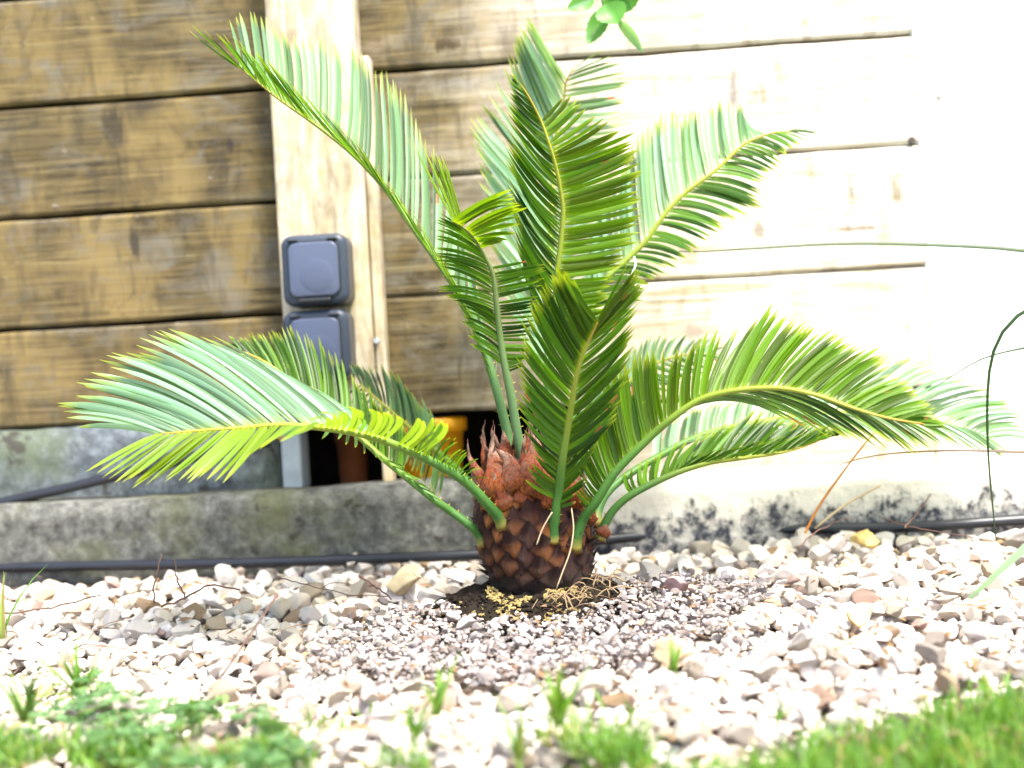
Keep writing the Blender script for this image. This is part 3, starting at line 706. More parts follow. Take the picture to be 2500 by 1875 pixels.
def frond(rach, sides, r0=.0052, woody=0.0, start=.2, label=None, spines=(0, 0)):
    wp = [P(x, y, 1.5+z) for x, y, z in rach]; n = 60; pts = catmull(wp, n)
    pr = []
    for p in pts:
        d = p-CAM; q = d.dot(f); pr.append((1250+FPX*d.dot(RT)/q, 937.5-FPX*d.dot(UP)/q))
    V_, F_, A_ = tube(pts, lambda t: r0*(1+.75*math.exp(-t/.022))*(1-t)**.85*.85+.0006, 8)
    A_ = [(a_[0], woody, 0, 1) for a_ in A_]
    mb = MB(); mb.add(V_, F_, A_)
    if spines[1]:
        for i in range(spines[1]):
            t = spines[0]*(i+1)/spines[1]; k = int(t*(n-1)); T = (pts[k+1]-pts[k]).normalized()
            side = T.cross(Vector((0, -1, 0))).normalized()*(1 if i % 2 else -1); rr0 = r0*.75
            b0 = pts[k].lerp(pts[k+1], t*(n-1)-k)+side*rr0; tp = b0+side*.0032+T*.001
            e = T*.0007; q = Vector((0, .0006, 0))
            mb.add([b0-e, b0+e, b0+q, b0-q, tp], [(0, 2, 4), (2, 1, 4), (1, 3, 4), (3, 0, 4)], [(.9, 0, 0, 1)]*5)
    fo = mb.build('frond', M_RACH, palm)
    if label: fo['label'] = label
    for sd_ in sides:
        keys = []
        for (bx, by, tx, ty, tz) in sd_['tips']:
            k = min(range(n), key=lambda i: (pr[i][0]-bx)**2+(pr[i][1]-by)**2); keys.append((k/(n-1), tx, ty, tz))
        keys.sort(); ts = [k[0] for k in keys]; num = int(sd_['n']*1.22); pale = sd_.get('pale', 0); bT, bZ = sd_.get('bow', (-.10, .05)); wd = sd_.get('w', .0028)
        clump = [random.gauss(0, 1) for _ in range(num+8)]
        for i in range(num):
            t = ts[0]+(ts[-1]-ts[0])*(i+random.uniform(-.2, .2))/(num-1); t = min(max(t, ts[0]), min(ts[-1], .999))
            if random.random() < sd_.get('miss', .05): continue
            tx, ty, tz = (float(np.interp(t, ts, [k[c] for k in keys])) for c in (1, 2, 3))
            k = min(n-2, int(t*(n-1))); fr = t*(n-1)-k; b0 = pts[k].lerp(pts[k+1], fr); T = (pts[k+1]-pts[k]).normalized()
            cl = (clump[i//4]+clump[i//4+1])*.5; jit = sd_.get('jit', 1.0)
            tip = P(tx+(random.gauss(0, 4)+cl*5)*jit, ty+(random.gauss(0, 5)+cl*4)*jit, 1.5+tz+random.gauss(0, .004)*jit)
            d = tip-b0; L = d.length
            brown = random.random() < sd_.get('brown', .02); kk = random.uniform(.55, .85) if brown else random.uniform(.93, 1.03)
            tip = b0+d*kk; d = tip-b0; L = d.length; dn = d.normalized()
            Wv = T-dn*T.dot(dn)
            vn = (b0-CAM).normalized()
            if Wv.length < .35:
                W2 = dn.cross(vn).normalized(); 
                if W2.dot(Wv) < 0: W2 = -W2
                Wv = Wv + W2*(.35-Wv.length)
            Wv.normalize(); Nn = dn.cross(Wv).normalized(); tw = random.gauss(0, .22)+sd_.get('twist', 0)
            Wv = Wv*math.cos(tw)+Nn*math.sin(tw); Nn = dn.cross(Wv).normalized()
            ctrl = b0+d*.5+T*(bT*L)+Vector((0, 0, 1))*(bZ*L)+Nn*random.gauss(0, .02)*L
            seg = 8; ww = wd*.66*random.uniform(.85, 1.1)*min(1.1, .62+L/.12*.5); rv = random.random()
            V_, A_ = [], []
            for s in range(seg+1):
                q = s/seg; p = b0*(1-q)**2+ctrl*(2*q*(1-q))+tip*q*q
                hw = ww*min(1, .42+q*3.2)*(1-max(0, (q-.60)/.40)**3.0)+.0001
                if brown and s == seg: hw = ww*.6
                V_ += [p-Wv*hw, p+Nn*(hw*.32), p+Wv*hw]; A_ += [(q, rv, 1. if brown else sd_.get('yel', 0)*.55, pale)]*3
            F_ = []
            for s in range(seg):
                for c in (0, 1): F_.append((s*3+c, s*3+c+1, s*3+c+4, s*3+c+3))
            LEAFLETS.append((L*ww/((b0-CAM).length**2), fo, V_, F_, A_))
    return fo
NB = dict
# A: tall upper-left frond
frond([(1258, 1150, 0), (1234, 1037, 0), (1202, 916, .0), (1158, 783, .01), (1092, 673, .01), (1000, 545, .01), (940, 461, .01), (859, 375, .0), (768, 303, .0), (678, 240, -.005), (588, 167, -.01)], [
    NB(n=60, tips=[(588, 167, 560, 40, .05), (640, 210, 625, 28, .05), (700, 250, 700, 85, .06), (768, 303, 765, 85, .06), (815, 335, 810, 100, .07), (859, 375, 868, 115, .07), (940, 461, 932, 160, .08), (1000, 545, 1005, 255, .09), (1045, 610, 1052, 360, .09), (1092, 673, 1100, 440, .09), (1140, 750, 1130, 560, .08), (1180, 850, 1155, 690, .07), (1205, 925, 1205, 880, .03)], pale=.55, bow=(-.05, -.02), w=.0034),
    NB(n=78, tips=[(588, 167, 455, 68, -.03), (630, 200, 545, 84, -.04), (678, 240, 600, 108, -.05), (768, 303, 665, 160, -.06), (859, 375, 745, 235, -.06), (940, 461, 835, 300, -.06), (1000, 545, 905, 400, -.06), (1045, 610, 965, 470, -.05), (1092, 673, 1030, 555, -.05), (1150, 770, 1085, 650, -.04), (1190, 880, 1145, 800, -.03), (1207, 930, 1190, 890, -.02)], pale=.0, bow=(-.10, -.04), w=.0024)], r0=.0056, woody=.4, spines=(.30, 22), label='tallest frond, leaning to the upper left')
# B: curled centre-left frond
frond([(1290, 1170, -.02), (1266, 1075, -.025), (1250, 980, -.03), (1234, 900, -.035), (1221, 821, -.04), (1212, 742, -.05), (1203, 669, -.06), (1180, 619, -.07), (1158, 583, -.085), (1130, 556, -.10), (1103, 540, -.12)], [
    NB(n=15, tips=[(1103, 540, 1240, 468, -.16), (1130, 556, 1275, 492, -.15), (1145, 570, 1288, 520, -.14), (1158, 583, 1268, 560, -.13), (1172, 605, 1230, 590, -.12)], bow=(-.02, .10), w=.0048, jit=.8, yel=.4),
    NB(n=13, tips=[(1106, 542, 1000, 345, -.12), (1116, 548, 1045, 368, -.11), (1135, 560, 1085, 385, -.10)], bow=(0, 0), w=.0026, yel=.6),
    NB(n=30, tips=[(1200, 660, 1337, 632, -.07), (1206, 700, 1330, 672, -.06), (1212, 742, 1318, 725, -.05), (1218, 790, 1310, 778, -.05), (1225, 840, 1300, 840, -.04), (1236, 905, 1282, 888, -.04)], bow=(-.04, .02), w=.0028, jit=.7),
    NB(n=36, tips=[(1165, 590, 1062, 520, -.11), (1182, 620, 1060, 560, -.10), (1200, 655, 1064, 625, -.09), (1206, 700, 1075, 640, -.08), (1212, 742, 1064, 715, -.07), (1219, 800, 1120, 740, -.06), (1224, 850, 1135, 800, -.05), (1234, 900, 1152, 838, -.05)], bow=(.08, .06), w=.0024, jit=1.2)], r0=.0060, woody=.7, spines=(.36, 24), label='dark frond left of centre with its tip curled over like a flag')
# M: back top-centre pale frond
frond([(1330, 1180, .03), (1335, 1000, .06), (1338, 820, .09), (1342, 640, .11), (1350, 450, .13), (1362, 320, .13), (1378, 240, .13), (1382, 200, .12), (1400, 168, .11)], [
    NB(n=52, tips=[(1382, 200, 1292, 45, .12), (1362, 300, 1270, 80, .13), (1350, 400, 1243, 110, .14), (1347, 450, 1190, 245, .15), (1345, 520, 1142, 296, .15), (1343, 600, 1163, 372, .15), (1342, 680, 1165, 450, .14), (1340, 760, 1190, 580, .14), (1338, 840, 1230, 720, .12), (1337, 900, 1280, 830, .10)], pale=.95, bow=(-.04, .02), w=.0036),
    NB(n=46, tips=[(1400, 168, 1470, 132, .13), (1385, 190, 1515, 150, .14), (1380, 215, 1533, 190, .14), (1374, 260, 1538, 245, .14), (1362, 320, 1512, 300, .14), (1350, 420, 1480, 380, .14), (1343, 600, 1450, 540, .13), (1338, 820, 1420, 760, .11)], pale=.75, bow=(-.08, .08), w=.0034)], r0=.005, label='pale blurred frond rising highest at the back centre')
# L: upper right frond
frond([(1380, 1180, .02), (1400, 1000, .05), (1425, 850, .07), (1465, 705, .08), (1533, 633, .085), (1578, 588, .085), (1623, 524, .085), (1669, 475, .085), (1736, 425, .08), (1782, 384, .08), (1816, 353, .08), (1884, 325, .07), (1925, 321, .07)], [
    NB(n=58, tips=[(1860, 333, 1818, 295, .12), (1816, 353, 1808, 256, .12), (1771, 393, 1765, 250, .13), (1736, 425, 1713, 262, .13), (1690, 460, 1668, 272, .13), (1645, 500, 1620, 270, .13), (1610, 545, 1590, 290, .13), (1578, 588, 1556, 330, .12), (1540, 628, 1520, 400, .12), (1490, 680, 1470, 480, .12), (1450, 760, 1430, 600, .11)], pale=.9, bow=(-.06, -.02), w=.0034),
    NB(n=66, tips=[(1925, 321, 1990, 328, .06), (1884, 325, 1945, 358, .05), (1840, 343, 1925, 378, .04), (1800, 368, 1905, 408, .04), (1760, 405, 1880, 440, .04), (1720, 438, 1860, 480, .03), (1690, 460, 1855, 503, .03), (1655, 488, 1800, 530, .03), (1623, 524, 1765, 565, .03), (1600, 560, 1712, 605, .03), (1578, 588, 1690, 625, .03), (1533, 633, 1640, 650, .03), (1500, 665, 1600, 685, .03), (1465, 705, 1572, 712, .03), (1440, 780, 1545, 760, .03), (1425, 850, 1520, 800, .03)], pale=.10, bow=(-.02, .12), w=.0033)], r0=.0052, label='upper right frond with pale upright leaflets above its stalk')
# C: centre tall frond
frond([(1340, 1200, -.02), (1340, 1000, -.02), (1352, 800, -.02), (1361, 665, -.03), (1370, 588, -.035), (1375, 520, -.04), (1370, 475, -.045), (1357, 407, -.055), (1338, 344, -.065), (1320, 294, -.07), (1284, 226, -.085), (1248, 181, -.10)], [
    NB(n=56, tips=[(1322, 300, 1385, 238, -.06), (1338, 344, 1440, 262, -.05), (1350, 385, 1505, 300, -.05), (1357, 407, 1540, 335, -.05), (1365, 450, 1560, 378, -.05), (1371, 485, 1568, 420, -.04), (1375, 520, 1575, 475, -.04), (1373, 560, 1572, 525, -.04), (1370, 588, 1560, 565, -.03), (1366, 625, 1540, 600, -.03), (1361, 665, 1522, 655, -.03), (1357, 720, 1490, 705, -.03), (1352, 800, 1470, 770, -.03)], bow=(-.07, .03), w=.0041, jit=1.3, yel=.3),
    NB(n=62, tips=[(1255, 188, 1244, 176, -.11), (1284, 226, 1242, 190, -.10), (1320, 294, 1244, 225, -.08), (1350, 385, 1240, 270, -.07), (1371, 485, 1238, 335, -.05), (1373, 540, 1240, 385, -.04), (1367, 610, 1244, 440, -.03), (1361, 665, 1246, 495, -.02), (1352, 760, 1258, 590, -.01), (1346, 870, 1290, 720, 0)], bow=(-.12, -.03), w=.0025, jit=1.2)], r0=.0050, label='tall central frond with bright green leaflets fanned to the right')
# K: blurred back left frond
frond([(1200, 1250, .03), (1120, 1150, .06), (1030, 1070, .09), (950, 1000, .11), (880, 940, .12)], [
    NB(n=26, tips=[(880, 940, 850, 880, .14), (920, 975, 890, 895, .13), (950, 1000, 930, 893, .13), (1000, 1045, 975, 915, .12), (1040, 1080, 1010, 970, .12), (1080, 1115, 1050, 1010, .11)], pale=.35, w=.0030),
    NB(n=24, tips=[(880, 940, 840, 960, .10), (950, 1000, 930, 1060, .09), (1030, 1070, 1010, 1160, .07), (1080, 1115, 1070, 1215, .06)], pale=.2, w=.003)], label='short blurred frond behind the left fronds')
# J: left frond rising from low on the trunk
frond([(1184, 1335, -.03), (1168, 1305, -.03), (1150, 1285, -.035), (1100, 1248, -.035), (1063, 1222, -.04), (1004, 1175, -.03), (936, 1120, -.02), (878, 1068, -.01), (800, 1000, .0), (720, 935, .01), (640, 880, .02), (570, 850, .02)], [
    NB(n=58, tips=[(570, 850, 545, 836, .03), (640, 880, 596, 812, .03), (690, 912, 632, 812, .04), (730, 945, 683, 802, .04), (770, 975, 728, 800, .05), (800, 1000, 778, 830, .05), (840, 1035, 818, 868, .05), (880, 1070, 870, 925, .05), (936, 1120, 925, 985, .04), (980, 1155, 985, 1030, .03)], bow=(-.08, 0), w=.0029),
    NB(n=24, tips=[(600, 860, 520, 905, -.01), (700, 920, 640, 965, -.03), (800, 1000, 760, 1055, -.04), (880, 1068, 900, 1105, -.05), (936, 1120, 985, 1145, -.06), (1004, 1175, 1062, 1200, -.06), (1040, 1200, 1072, 1222, -.06)], bow=(-.1, .05), w=.0032, pale=.2)], r0=.0050, spines=(.30, 18), label='left frond rising behind, with dark leaflets against the lower socket')
# H: big front left frond
frond([(1232, 1288, -.055), (1217, 1262, -.06), (1191, 1232, -.07), (1153, 1191, -.08), (1112, 1159, -.09), (1059, 1129, -.10), (1000, 1101, -.11), (936, 1075, -.12), (868, 1057, -.125), (778, 1044, -.13), (688, 1037, -.13), (597, 1044, -.13), (507, 1050, -.13), (416, 1057, -.13), (389, 1059, -.13)], [
    NB(n=50, tips=[(389, 1059, 190, 1041, -.13), (410, 1058, 141, 998, -.12), (450, 1055, 170, 975, -.12), (507, 1050, 197, 944, -.11), (555, 1047, 224, 917, -.10), (600, 1044, 265, 872, -.09), (650, 1040, 330, 856, -.08), (700, 1038, 375, 815, -.07), (760, 1042, 432, 810, -.06), (820, 1050, 520, 838, -.05), (860, 1056, 600, 880, -.04), (900, 1066, 690, 920, -.03), (936, 1075, 780, 960, -.02)], pale=.95, bow=(-.02, .10), w=.0040, jit=1.2),
    NB(n=42, tips=[(389, 1059, 213, 1154, -.16), (430, 1056, 256, 1168, -.17), (507, 1050, 330, 1188, -.18), (560, 1047, 412, 1176, -.19), (610, 1043, 470, 1180, -.20), (650, 1040, 536, 1175, -.21), (688, 1037, 590, 1110, -.22), (730, 1040, 660, 1085, -.23), (778, 1044, 728, 1045, -.23), (820, 1050, 790, 1008, -.23), (868, 1057, 870, 995, -.23), (936, 1075, 955, 1008, -.22), (1000, 1101, 1062, 1022, -.20), (1030, 1115, 1085, 1030, -.19)], pale=.1, yel=.6, bow=(-.16, .12), w=.0042, jit=.9),
    NB(n=18, tips=[(1000, 1101, 1080, 1030, -.16), (1040, 1120, 1105, 1062, -.15), (1075, 1138, 1125, 1090, -.13), (1105, 1155, 1150, 1110, -.11), (1130, 1172, 1185, 1155, -.10)], brown=.3, bow=(.03, .12), w=.0018, jit=1.4)], r0=.0060, spines=(.22, 18), label='lowest left frond arching toward the left edge in front')
# F: far right pale frond behind
frond([(1455, 1290, .01), (1462, 1240, .02), (1500, 1185, .03), (1590, 1125, .05), (1720, 1060, .07), (1862, 1030, .08), (2006, 1010, .08), (2150, 1008, .08), (2300, 1030, .07), (2420, 1075, .07)], [
    NB(n=74, tips=[(1590, 1125, 1610, 1040, .10), (1720, 1060, 1730, 985, .11), (1862, 1030, 1900, 965, .12), (2006, 1010, 2110, 900, .13), (2080, 1008, 2235, 865, .13), (2150, 1008, 2330, 905, .13), (2220, 1018, 2410, 945, .12), (2300, 1030, 2490, 985, .12), (2360, 1050, 2510, 1030, .11), (2420, 1075, 2540, 1085, .10)], pale=.85, bow=(-.06, .10), w=.0034),
    NB(n=64, tips=[(1650, 1090, 1745, 1068, .05), (1862, 1030, 1990, 1060, .04), (2006, 1010, 2150, 1070, .03), (2100, 1008, 2246, 1108, .03), (2200, 1015, 2370, 1100, .03), (2300, 1030, 2440, 1110, .03), (2420, 1075, 2520, 1140, .04)], pale=.6, bow=(-.02, .14), w=.0026)], r0=.0050, label='pale far right frond blurred behind the others')
# G: lower right frond
frond([(1462, 1320, -.01), (1474, 1285, -.01), (1500, 1243, -.01), (1545, 1206, -.01), (1636, 1161, -.005), (1726, 1131, 0), (1816, 1118, 0), (1907, 1105, 0), (1975, 1085, 0), (2020, 1060, 0)], [
    NB(n=64, tips=[(1545, 1206, 1530, 1160, .03), (1580, 1188, 1585, 1120, .04), (1636, 1161, 1680, 1080, .04), (1690, 1142, 1760, 1040, .04), (1750, 1126, 1840, 1018, .04), (1816, 1118, 1905, 1015, .04), (1870, 1110, 1960, 1022, .03), (1920, 1103, 2005, 1030, .02), (1975, 1085, 2035, 1045, .01), (2020, 1060, 2050, 1048, 0)], bow=(-.12, -.03), w=.0040),
    NB(n=26, tips=[(1636, 1161, 1700, 1110, .0), (1726, 1131, 1800, 1090, -.01), (1816, 1118, 1890, 1075, -.01), (1907, 1105, 1985, 1055, -.01), (2000, 1070, 2038, 1060, 0)], bow=(-.1, 0), w=.0026)], r0=.0048, spines=(.2, 14), label='lowest right frond with leaflets swept forward')
frond([(1390, 1190, .03), (1430, 1080, .06), (1490, 980, .09), (1570, 905, .11), (1650, 870, .12), (1730, 865, .12)], [
    NB(n=34, tips=[(1450, 1050, 1430, 940, .13), (1490, 980, 1480, 880, .13), (1570, 905, 1570, 825, .14), (1650, 870, 1670, 815, .14), (1730, 865, 1770, 835, .13)], pale=.7, w=.0032),
    NB(n=34, tips=[(1430, 1080, 1530, 1060, .08), (1490, 980, 1600, 985, .09), (1570, 905, 1680, 930, .09), (1650, 870, 1750, 905, .10), (1730, 865, 1790, 885, .11)], pale=.3, w=.0032)], r0=.0042, label='short pale frond behind the large right frond')
# E: big right frond
frond([(1402, 1345, -.05), (1408, 1310, -.055), (1425, 1265, -.06), (1453, 1229, -.07), (1505, 1150, -.08), (1588, 1067, -.09), (1640, 1022, -.10), (1692, 985, -.105), (1740, 965, -.11), (1816, 951, -.12), (1907, 948, -.13), (1997, 966, -.14), (2088, 998, -.15), (2169, 1021, -.155), (2255, 1035, -.16)], [
    NB(n=94, tips=[(1470, 1195, 1392, 1035, -.07), (1490, 1170, 1440, 1020, -.07), (1515, 1140, 1472, 910, -.07), (1545, 1108, 1512, 890, -.07), (1588, 1067, 1560, 868, -.07), (1615, 1042, 1600, 856, -.07), (1640, 1022, 1645, 852, -.07), (1670, 1000, 1690, 838, -.07), (1700, 980, 1735, 808, -.07), (1725, 970, 1790, 812, -.06), (1750, 962, 1830, 802, -.06), (1780, 955, 1885, 745, -.08), (1840, 949, 1945, 780, -.10), (1907, 948, 2045, 815, -.11), (1997, 966, 2140, 855, -.12), (2050, 983, 2180, 900, -.13), (2088, 998, 2225, 940, -.14), (2169, 1021, 2265, 985, -.15), (2250, 1035, 2300, 1035, -.16)], bow=(-.07, .02), w=.0040, brown=.03, jit=1.2, yel=.2),
    NB(n=58, tips=[(1560, 1095, 1700, 985, -.05), (1640, 1022, 1800, 930, -.05), (1692, 985, 1925, 1015, -.06), (1740, 965, 2000, 1050, -.07), (1816, 951, 2105, 1095, -.08), (1907, 948, 2180, 1085, -.09), (1997, 966, 2246, 1110, -.11), (2088, 998, 2300, 1090, -.12), (2200, 1028, 2330, 1080, -.14)], bow=(.0, .16), w=.0022, pale=.25, jit=1.6),
    NB(n=16, tips=[(1440, 1245, 1400, 1205, -.08), (1460, 1220, 1415, 1150, -.08), (1490, 1170, 1440, 1075, -.08)], brown=.3, bow=(-.1, 0), w=.0022)], r0=.0056, spines=(.12, 10), label='large right frond arching over the gravel, bright yellow green')
# D: front centre frond
frond([(1350, 1322, -.06), (1352, 1290, -.065), (1357, 1250, -.07), (1364, 1200, -.075), (1373, 1126, -.09), (1385, 1053, -.10), (1397, 979, -.115), (1408, 916, -.13), (1424, 863, -.145), (1443, 821, -.16), (1459, 787, -.17)], [
    NB(n=58, tips=[(1457, 790, 1396, 680, -.19), (1445, 818, 1375, 660, -.18), (1432, 850, 1350, 662, -.17), (1420, 880, 1325, 700, -.16), (1413, 910, 1303, 738, -.15), (1405, 938, 1288, 745, -.14), (1398, 978, 1276, 820, -.12), (1391, 1015, 1266, 882, -.11), (1385, 1053, 1260, 935, -.09), (1379, 1090, 1270, 975, -.09), (1373, 1126, 1290, 1040, -.08), (1368, 1165, 1300, 1100, -.08), (1362, 1215, 1280, 1168, -.09)], bow=(-.09, .0), w=.0036, brown=.10, jit=1.1),
    NB(n=12, tips=[(1458, 788, 1548, 652, -.19), (1450, 812, 1562, 660, -.19), (1438, 840, 1574, 690, -.18)], bow=(-.03, .0), w=.0040, jit=.7, yel=.3),
    NB(n=12, tips=[(1458, 788, 1385, 668, -.19), (1445, 820, 1362, 660, -.18), (1434, 845, 1342, 672, -.18)], bow=(-.05, .0), w=.0040, jit=.7, yel=.15),
    NB(n=54, tips=[(1457, 792, 1540, 655, -.19), (1450, 812, 1572, 668, -.18), (1442, 835, 1576, 702, -.17), (1428, 870, 1566, 740, -.16), (1415, 905, 1552, 782, -.14), (1403, 970, 1546, 826, -.13), (1397, 1000, 1536, 855, -.12), (1388, 1050, 1532, 905, -.11), (1378, 1100, 1512, 985, -.10), (1370, 1150, 1480, 1045, -.09), (1364, 1200, 1445, 1110, -.08), (1360, 1235, 1430, 1212, -.09)], bow=(-.09, .0), w=.0036, brown=.10, jit=1.1)], r0=.0058, spines=(.15, 10), label='front central frond, a tall V of leaflets rising from the trunk')
# build leaflets: the 300 largest singly, the rest of each frond joined
LEAFLETS.sort(key=lambda q: -q[0]); rest = {}
for i, (s, fo, V_, F_, A_) in enumerate(LEAFLETS):
    if i < 300:
        o = mesh_obj('leaflet', V_, F_, M_LEAF, None, True, A_); o.parent = fo
    else: rest.setdefault(fo.name, (fo, MB()))[1].add(V_, F_, A_)
for fo, mb in rest.values():
    o = mb.build('leaflet', M_LEAF, None); o.parent = fo; o['kind'] = 'stuff'
print('leaflets', len(LEAFLETS), 'stones', len(placed))
# ------------------------------------------------------------------ blades and stalks at right
def ribbon(pts, w, twist=0, seg=28, taper=.8, up=None):
    p = catmull(pts, seg); V_, F_, A_ = [], [], []
    for i, q in enumerate(p):
        T = (p[min(i+1, seg-1)]-p[max(i-1, 0)]).normalized(); vn = (q-CAM).normalized(); W = T.cross(vn).normalized(); Nn = T.cross(W)
        W = W*math.cos(twist)+Nn*math.sin(twist); t = i/(seg-1)
        hw = w*(1-taper*t**2.2); V_ += [q-W*hw, q+T.cross(W)*hw*.35, q+W*hw]; A_ += [(t*.6+.4, .5, 0, 1)]*3
    for i in range(seg-1):
        for c in (0, 1): F_.append((i*3+c, i*3+c+1, i*3+c+4, i*3+c+3))
    return V_, F_, A_
gq = G(2900, 1500); orn = empty('ornamental_grass', gq); tag(orn, 'long arching grass leaves reaching in from a plant beyond the right edge', 'grass')
root = (2900, 1500, -.15)
def blade(pts, w, mat, label=None, par_=orn, name='blade', taper=.8):
    V_, F_, A_ = ribbon([P(x, y, 1.5+z) for x, y, z in pts], w, .5, 30, taper)
    o = mesh_obj(name, V_, F_, mat, par_, True, A_)
    if label: o['label'] = label
    return o
blade([(2960, 1480, -.10), (2900, 900, -.02), (2700, 660, .02), (2500, 612, .05), (2250, 597, .06), (2050, 595, .06), (1850, 606, .06), (1700, 615, .06), (1655, 614, .06)], .0034, M_BLADE, 'thin green leaf running level across the planks')
blade([(2980, 1480, -.12), (2800, 900, -.08), (2600, 740, -.05), (2500, 762, -.04), (2445, 815, -.03), (2418, 890, -.02), (2410, 1000, -.02), (2414, 1130, -.02), (2425, 1250, -.02), (2432, 1320, -.02)], .0030, M_BLADE, 'green leaf bent over and hanging straight down to the gravel')
blade([(2980, 1490, -.10), (2800, 1000, -.05), (2600, 840, 0), (2500, 850, .02), (2400, 875, .03), (2330, 915, .04), (2265, 955, .05)], .0024, M_BLADE, 'short green leaf crossing behind the hanging one')
blade([(2980, 1490, -.10), (2820, 1200, -.05), (2650, 1110, -.02), (2500, 1104, 0), (2350, 1100, 0), (2200, 1105, .02), (2090, 1122, .03), (1990, 1160, .03)], .0022, M_BLADEB, 'brown dry leaf lying level below the right frond')
blade([(2980, 1490, -.20), (2750, 1250, -.20), (2600, 1270, -.18), (2500, 1340, -.16), (2400, 1432, -.13), (2330, 1490, -.10), (2265, 1535, -.08)], .0065, M_BLADEP, 'broad pale green leaf sagging onto the gravel', taper=.95)
st = MB(); st.add(*ribbon([P(x, y, 1.5+z) for x, y, z in [(1965, 1302, .08), (2000, 1235, .08), (2060, 1150, .07), (2110, 1085, .06), (2150, 1040, .06)]], .0014, .3, 16, .5))
tag(st.build('dry_stalk', M_BLADEO), 'orange dry stalk leaning up from the gravel before the right kerb', 'stalk')
st = MB(); st.add(*tube(catmull([P(1990, 1290, 1.62), P(2060, 1235, 1.62), P(2150, 1185, 1.61)], 8), .0014, 6))
tag(st.build('dry_stalk', M_TWIGP), 'white dry stalk leaning right beside the orange stalk before the right kerb', 'stalk')
# ------------------------------------------------------------------ hanging shrub leaves at the top
sp = P(1480, -120, 1.60); shrub = empty('climbing_shrub', sp); tag(shrub, 'leafy shrub tip hanging in from the top edge before the planks', 'shrub')
V_, F_, A_ = tube(catmull([P(1440, -260, 1.62), P(1468, -80, 1.6), P(1470, 0, 1.6), P(1485, 48, 1.6)], 14), .0012, 6); mesh_obj('stem', V_, F_, M_SHRUB, shrub, attr=[(1, .3, 0, 1)]*len(V_))
def leaf(bx, by, tx, ty, wpx, roll=0., rv=.3, dz=.1, par_=shrub, name='leaf', mat=None):
    b0, t0 = P(bx, by, 1.5+dz), P(tx, ty, 1.5+dz-.01); d = t0-b0; L = d.length; dn = d.normalized(); vn = (b0-CAM).normalized()
    W = dn.cross(vn).normalized(); Nn = dn.cross(W); W = W*math.cos(roll)+Nn*math.sin(roll); Nn = dn.cross(W); hw = wpx/2350/2; V_, F_, A_ = [], [], []
    n, mseg = 12, 6
    for i in range(n+1):
        q = i/n; s = math.sin(math.pi*min(1, q**.8))**.75 if 0 < q < 1 else 0.02
        for k in range(mseg+1):
            a_ = k/mseg*2-1; V_.append(b0+d*q+W*(a_*hw*s*(1+.05*math.sin(q*40)))+Nn*(abs(a_)*hw*.3*s - math.sin(q*3.1)*L*.10)); A_.append((.8, min(.99, rv+.1*(abs(a_) < .1)), 0, 1))
    for i in range(n):
        for k in range(mseg): F_.append((i*(mseg+1)+k, i*(mseg+1)+k+1, (i+1)*(mseg+1)+k+1, (i+1)*(mseg+1)+k))
    return mesh_obj(name, V_, F_, mat or M_SHRUB, par_, attr=A_)
leaf(1478, 20, 1435, 108, 52, .2, .2); leaf(1478, 10, 1510, 58, 85, -.3, .6, .09); leaf(1500, 20, 1562, -40, 70, .2, .4, .1); leaf(1508, 50, 1570, 130, 42, .9, .98, .09); leaf(1450, -5, 1385, 22, 46, .2, .9); leaf(1475, -10, 1540, 25, 60, .1, .5, .11)
leaf(1468, -60, 1400, -80, 60, 0, .3); leaf(1460, -110, 1540, -150, 60, 0, .3)
# ------------------------------------------------------------------ twigs on the gravel
def twig(pts, r, label, mat=M_TWIG, group='twigs on the gravel'):
    wp = [Vector(G(x, y))+Vector((0, 0, z)) for x, y, z in pts]; p = catmull(wp, 16)
    p = [q+Vector((random.gauss(0, .0006), 0, random.gauss(0, .0006))) for q in p]
    V_, F_, A_ = tube(p, lambda t: r*(1-.35*t), 6); o = mesh_obj('twig', V_, F_, mat); tag(o, label, 'twig', group); return o
def seg3(x0, y0, z0, x1, y1, z1):
    return [(x0, y0, z0), ((x0+x1)/2, (y0+y1)/2, (z0+z1)/2+.003), (x1, y1, z1)]
p0 = P(545, 1685, 1.30); p0 = G(545, 1692)+Vector((0, 0, .015)); q1 = CAM+ray(676, 1453)*((p0-CAM).dot(f)+.04)
V_, F_, A_ = tube(catmull([p0, (p0*.5+q1*.5)+Vector((.001, 0, .001)), q1], 14), lambda t: .0010+.0012*(t > .95), 7)
tag(mesh_obj('twig', V_, F_, M_TWIG), 'thin purple brown twig standing at a slant in the gravel, left of the grit', 'twig', 'twigs on the gravel')
twig([(-20, 1562, .026), (60, 1560, .028), (160, 1548, .03), (255, 1520, .03)], .0011, 'thin dark twig lying level at the left edge of the gravel')
twig([(400, 1540, .026), (450, 1535, .030), (520, 1503, .032), (590, 1502, .028)], .0012, 'bent brown twig in the middle of the left gravel')
twig([(382, 1530, .026), (384, 1510, .035), (405, 1475, .055)], .0010, 'short upright brown twig end left of the forked one')
twig([(460, 1535, .03), (442, 1510, .04), (438, 1488, .055)], .0010, 'short upright brown twig crossing the bent twig')
twig([(880, 1470, .03), (920, 1502, .03), (962, 1530, .028)], .0012, 'straight brown twig below the largest tan rock')
twig([(690, 1480, .030), (760, 1500, .030), (850, 1515, .028), (955, 1520, .026)], .0007, 'hair thin twig stretching left of the straight brown twig')
twig([(2210, 1350, .028), (2250, 1315, .035), (2295, 1278, .05)], .0011, 'dark twig slanting up near the ochre rock')
twig([(2150, 1322, .028), (2220, 1345, .028), (2300, 1362, .028), (2380, 1372, .026)], .0009, 'dark seed stem lying right of the ochre rock')
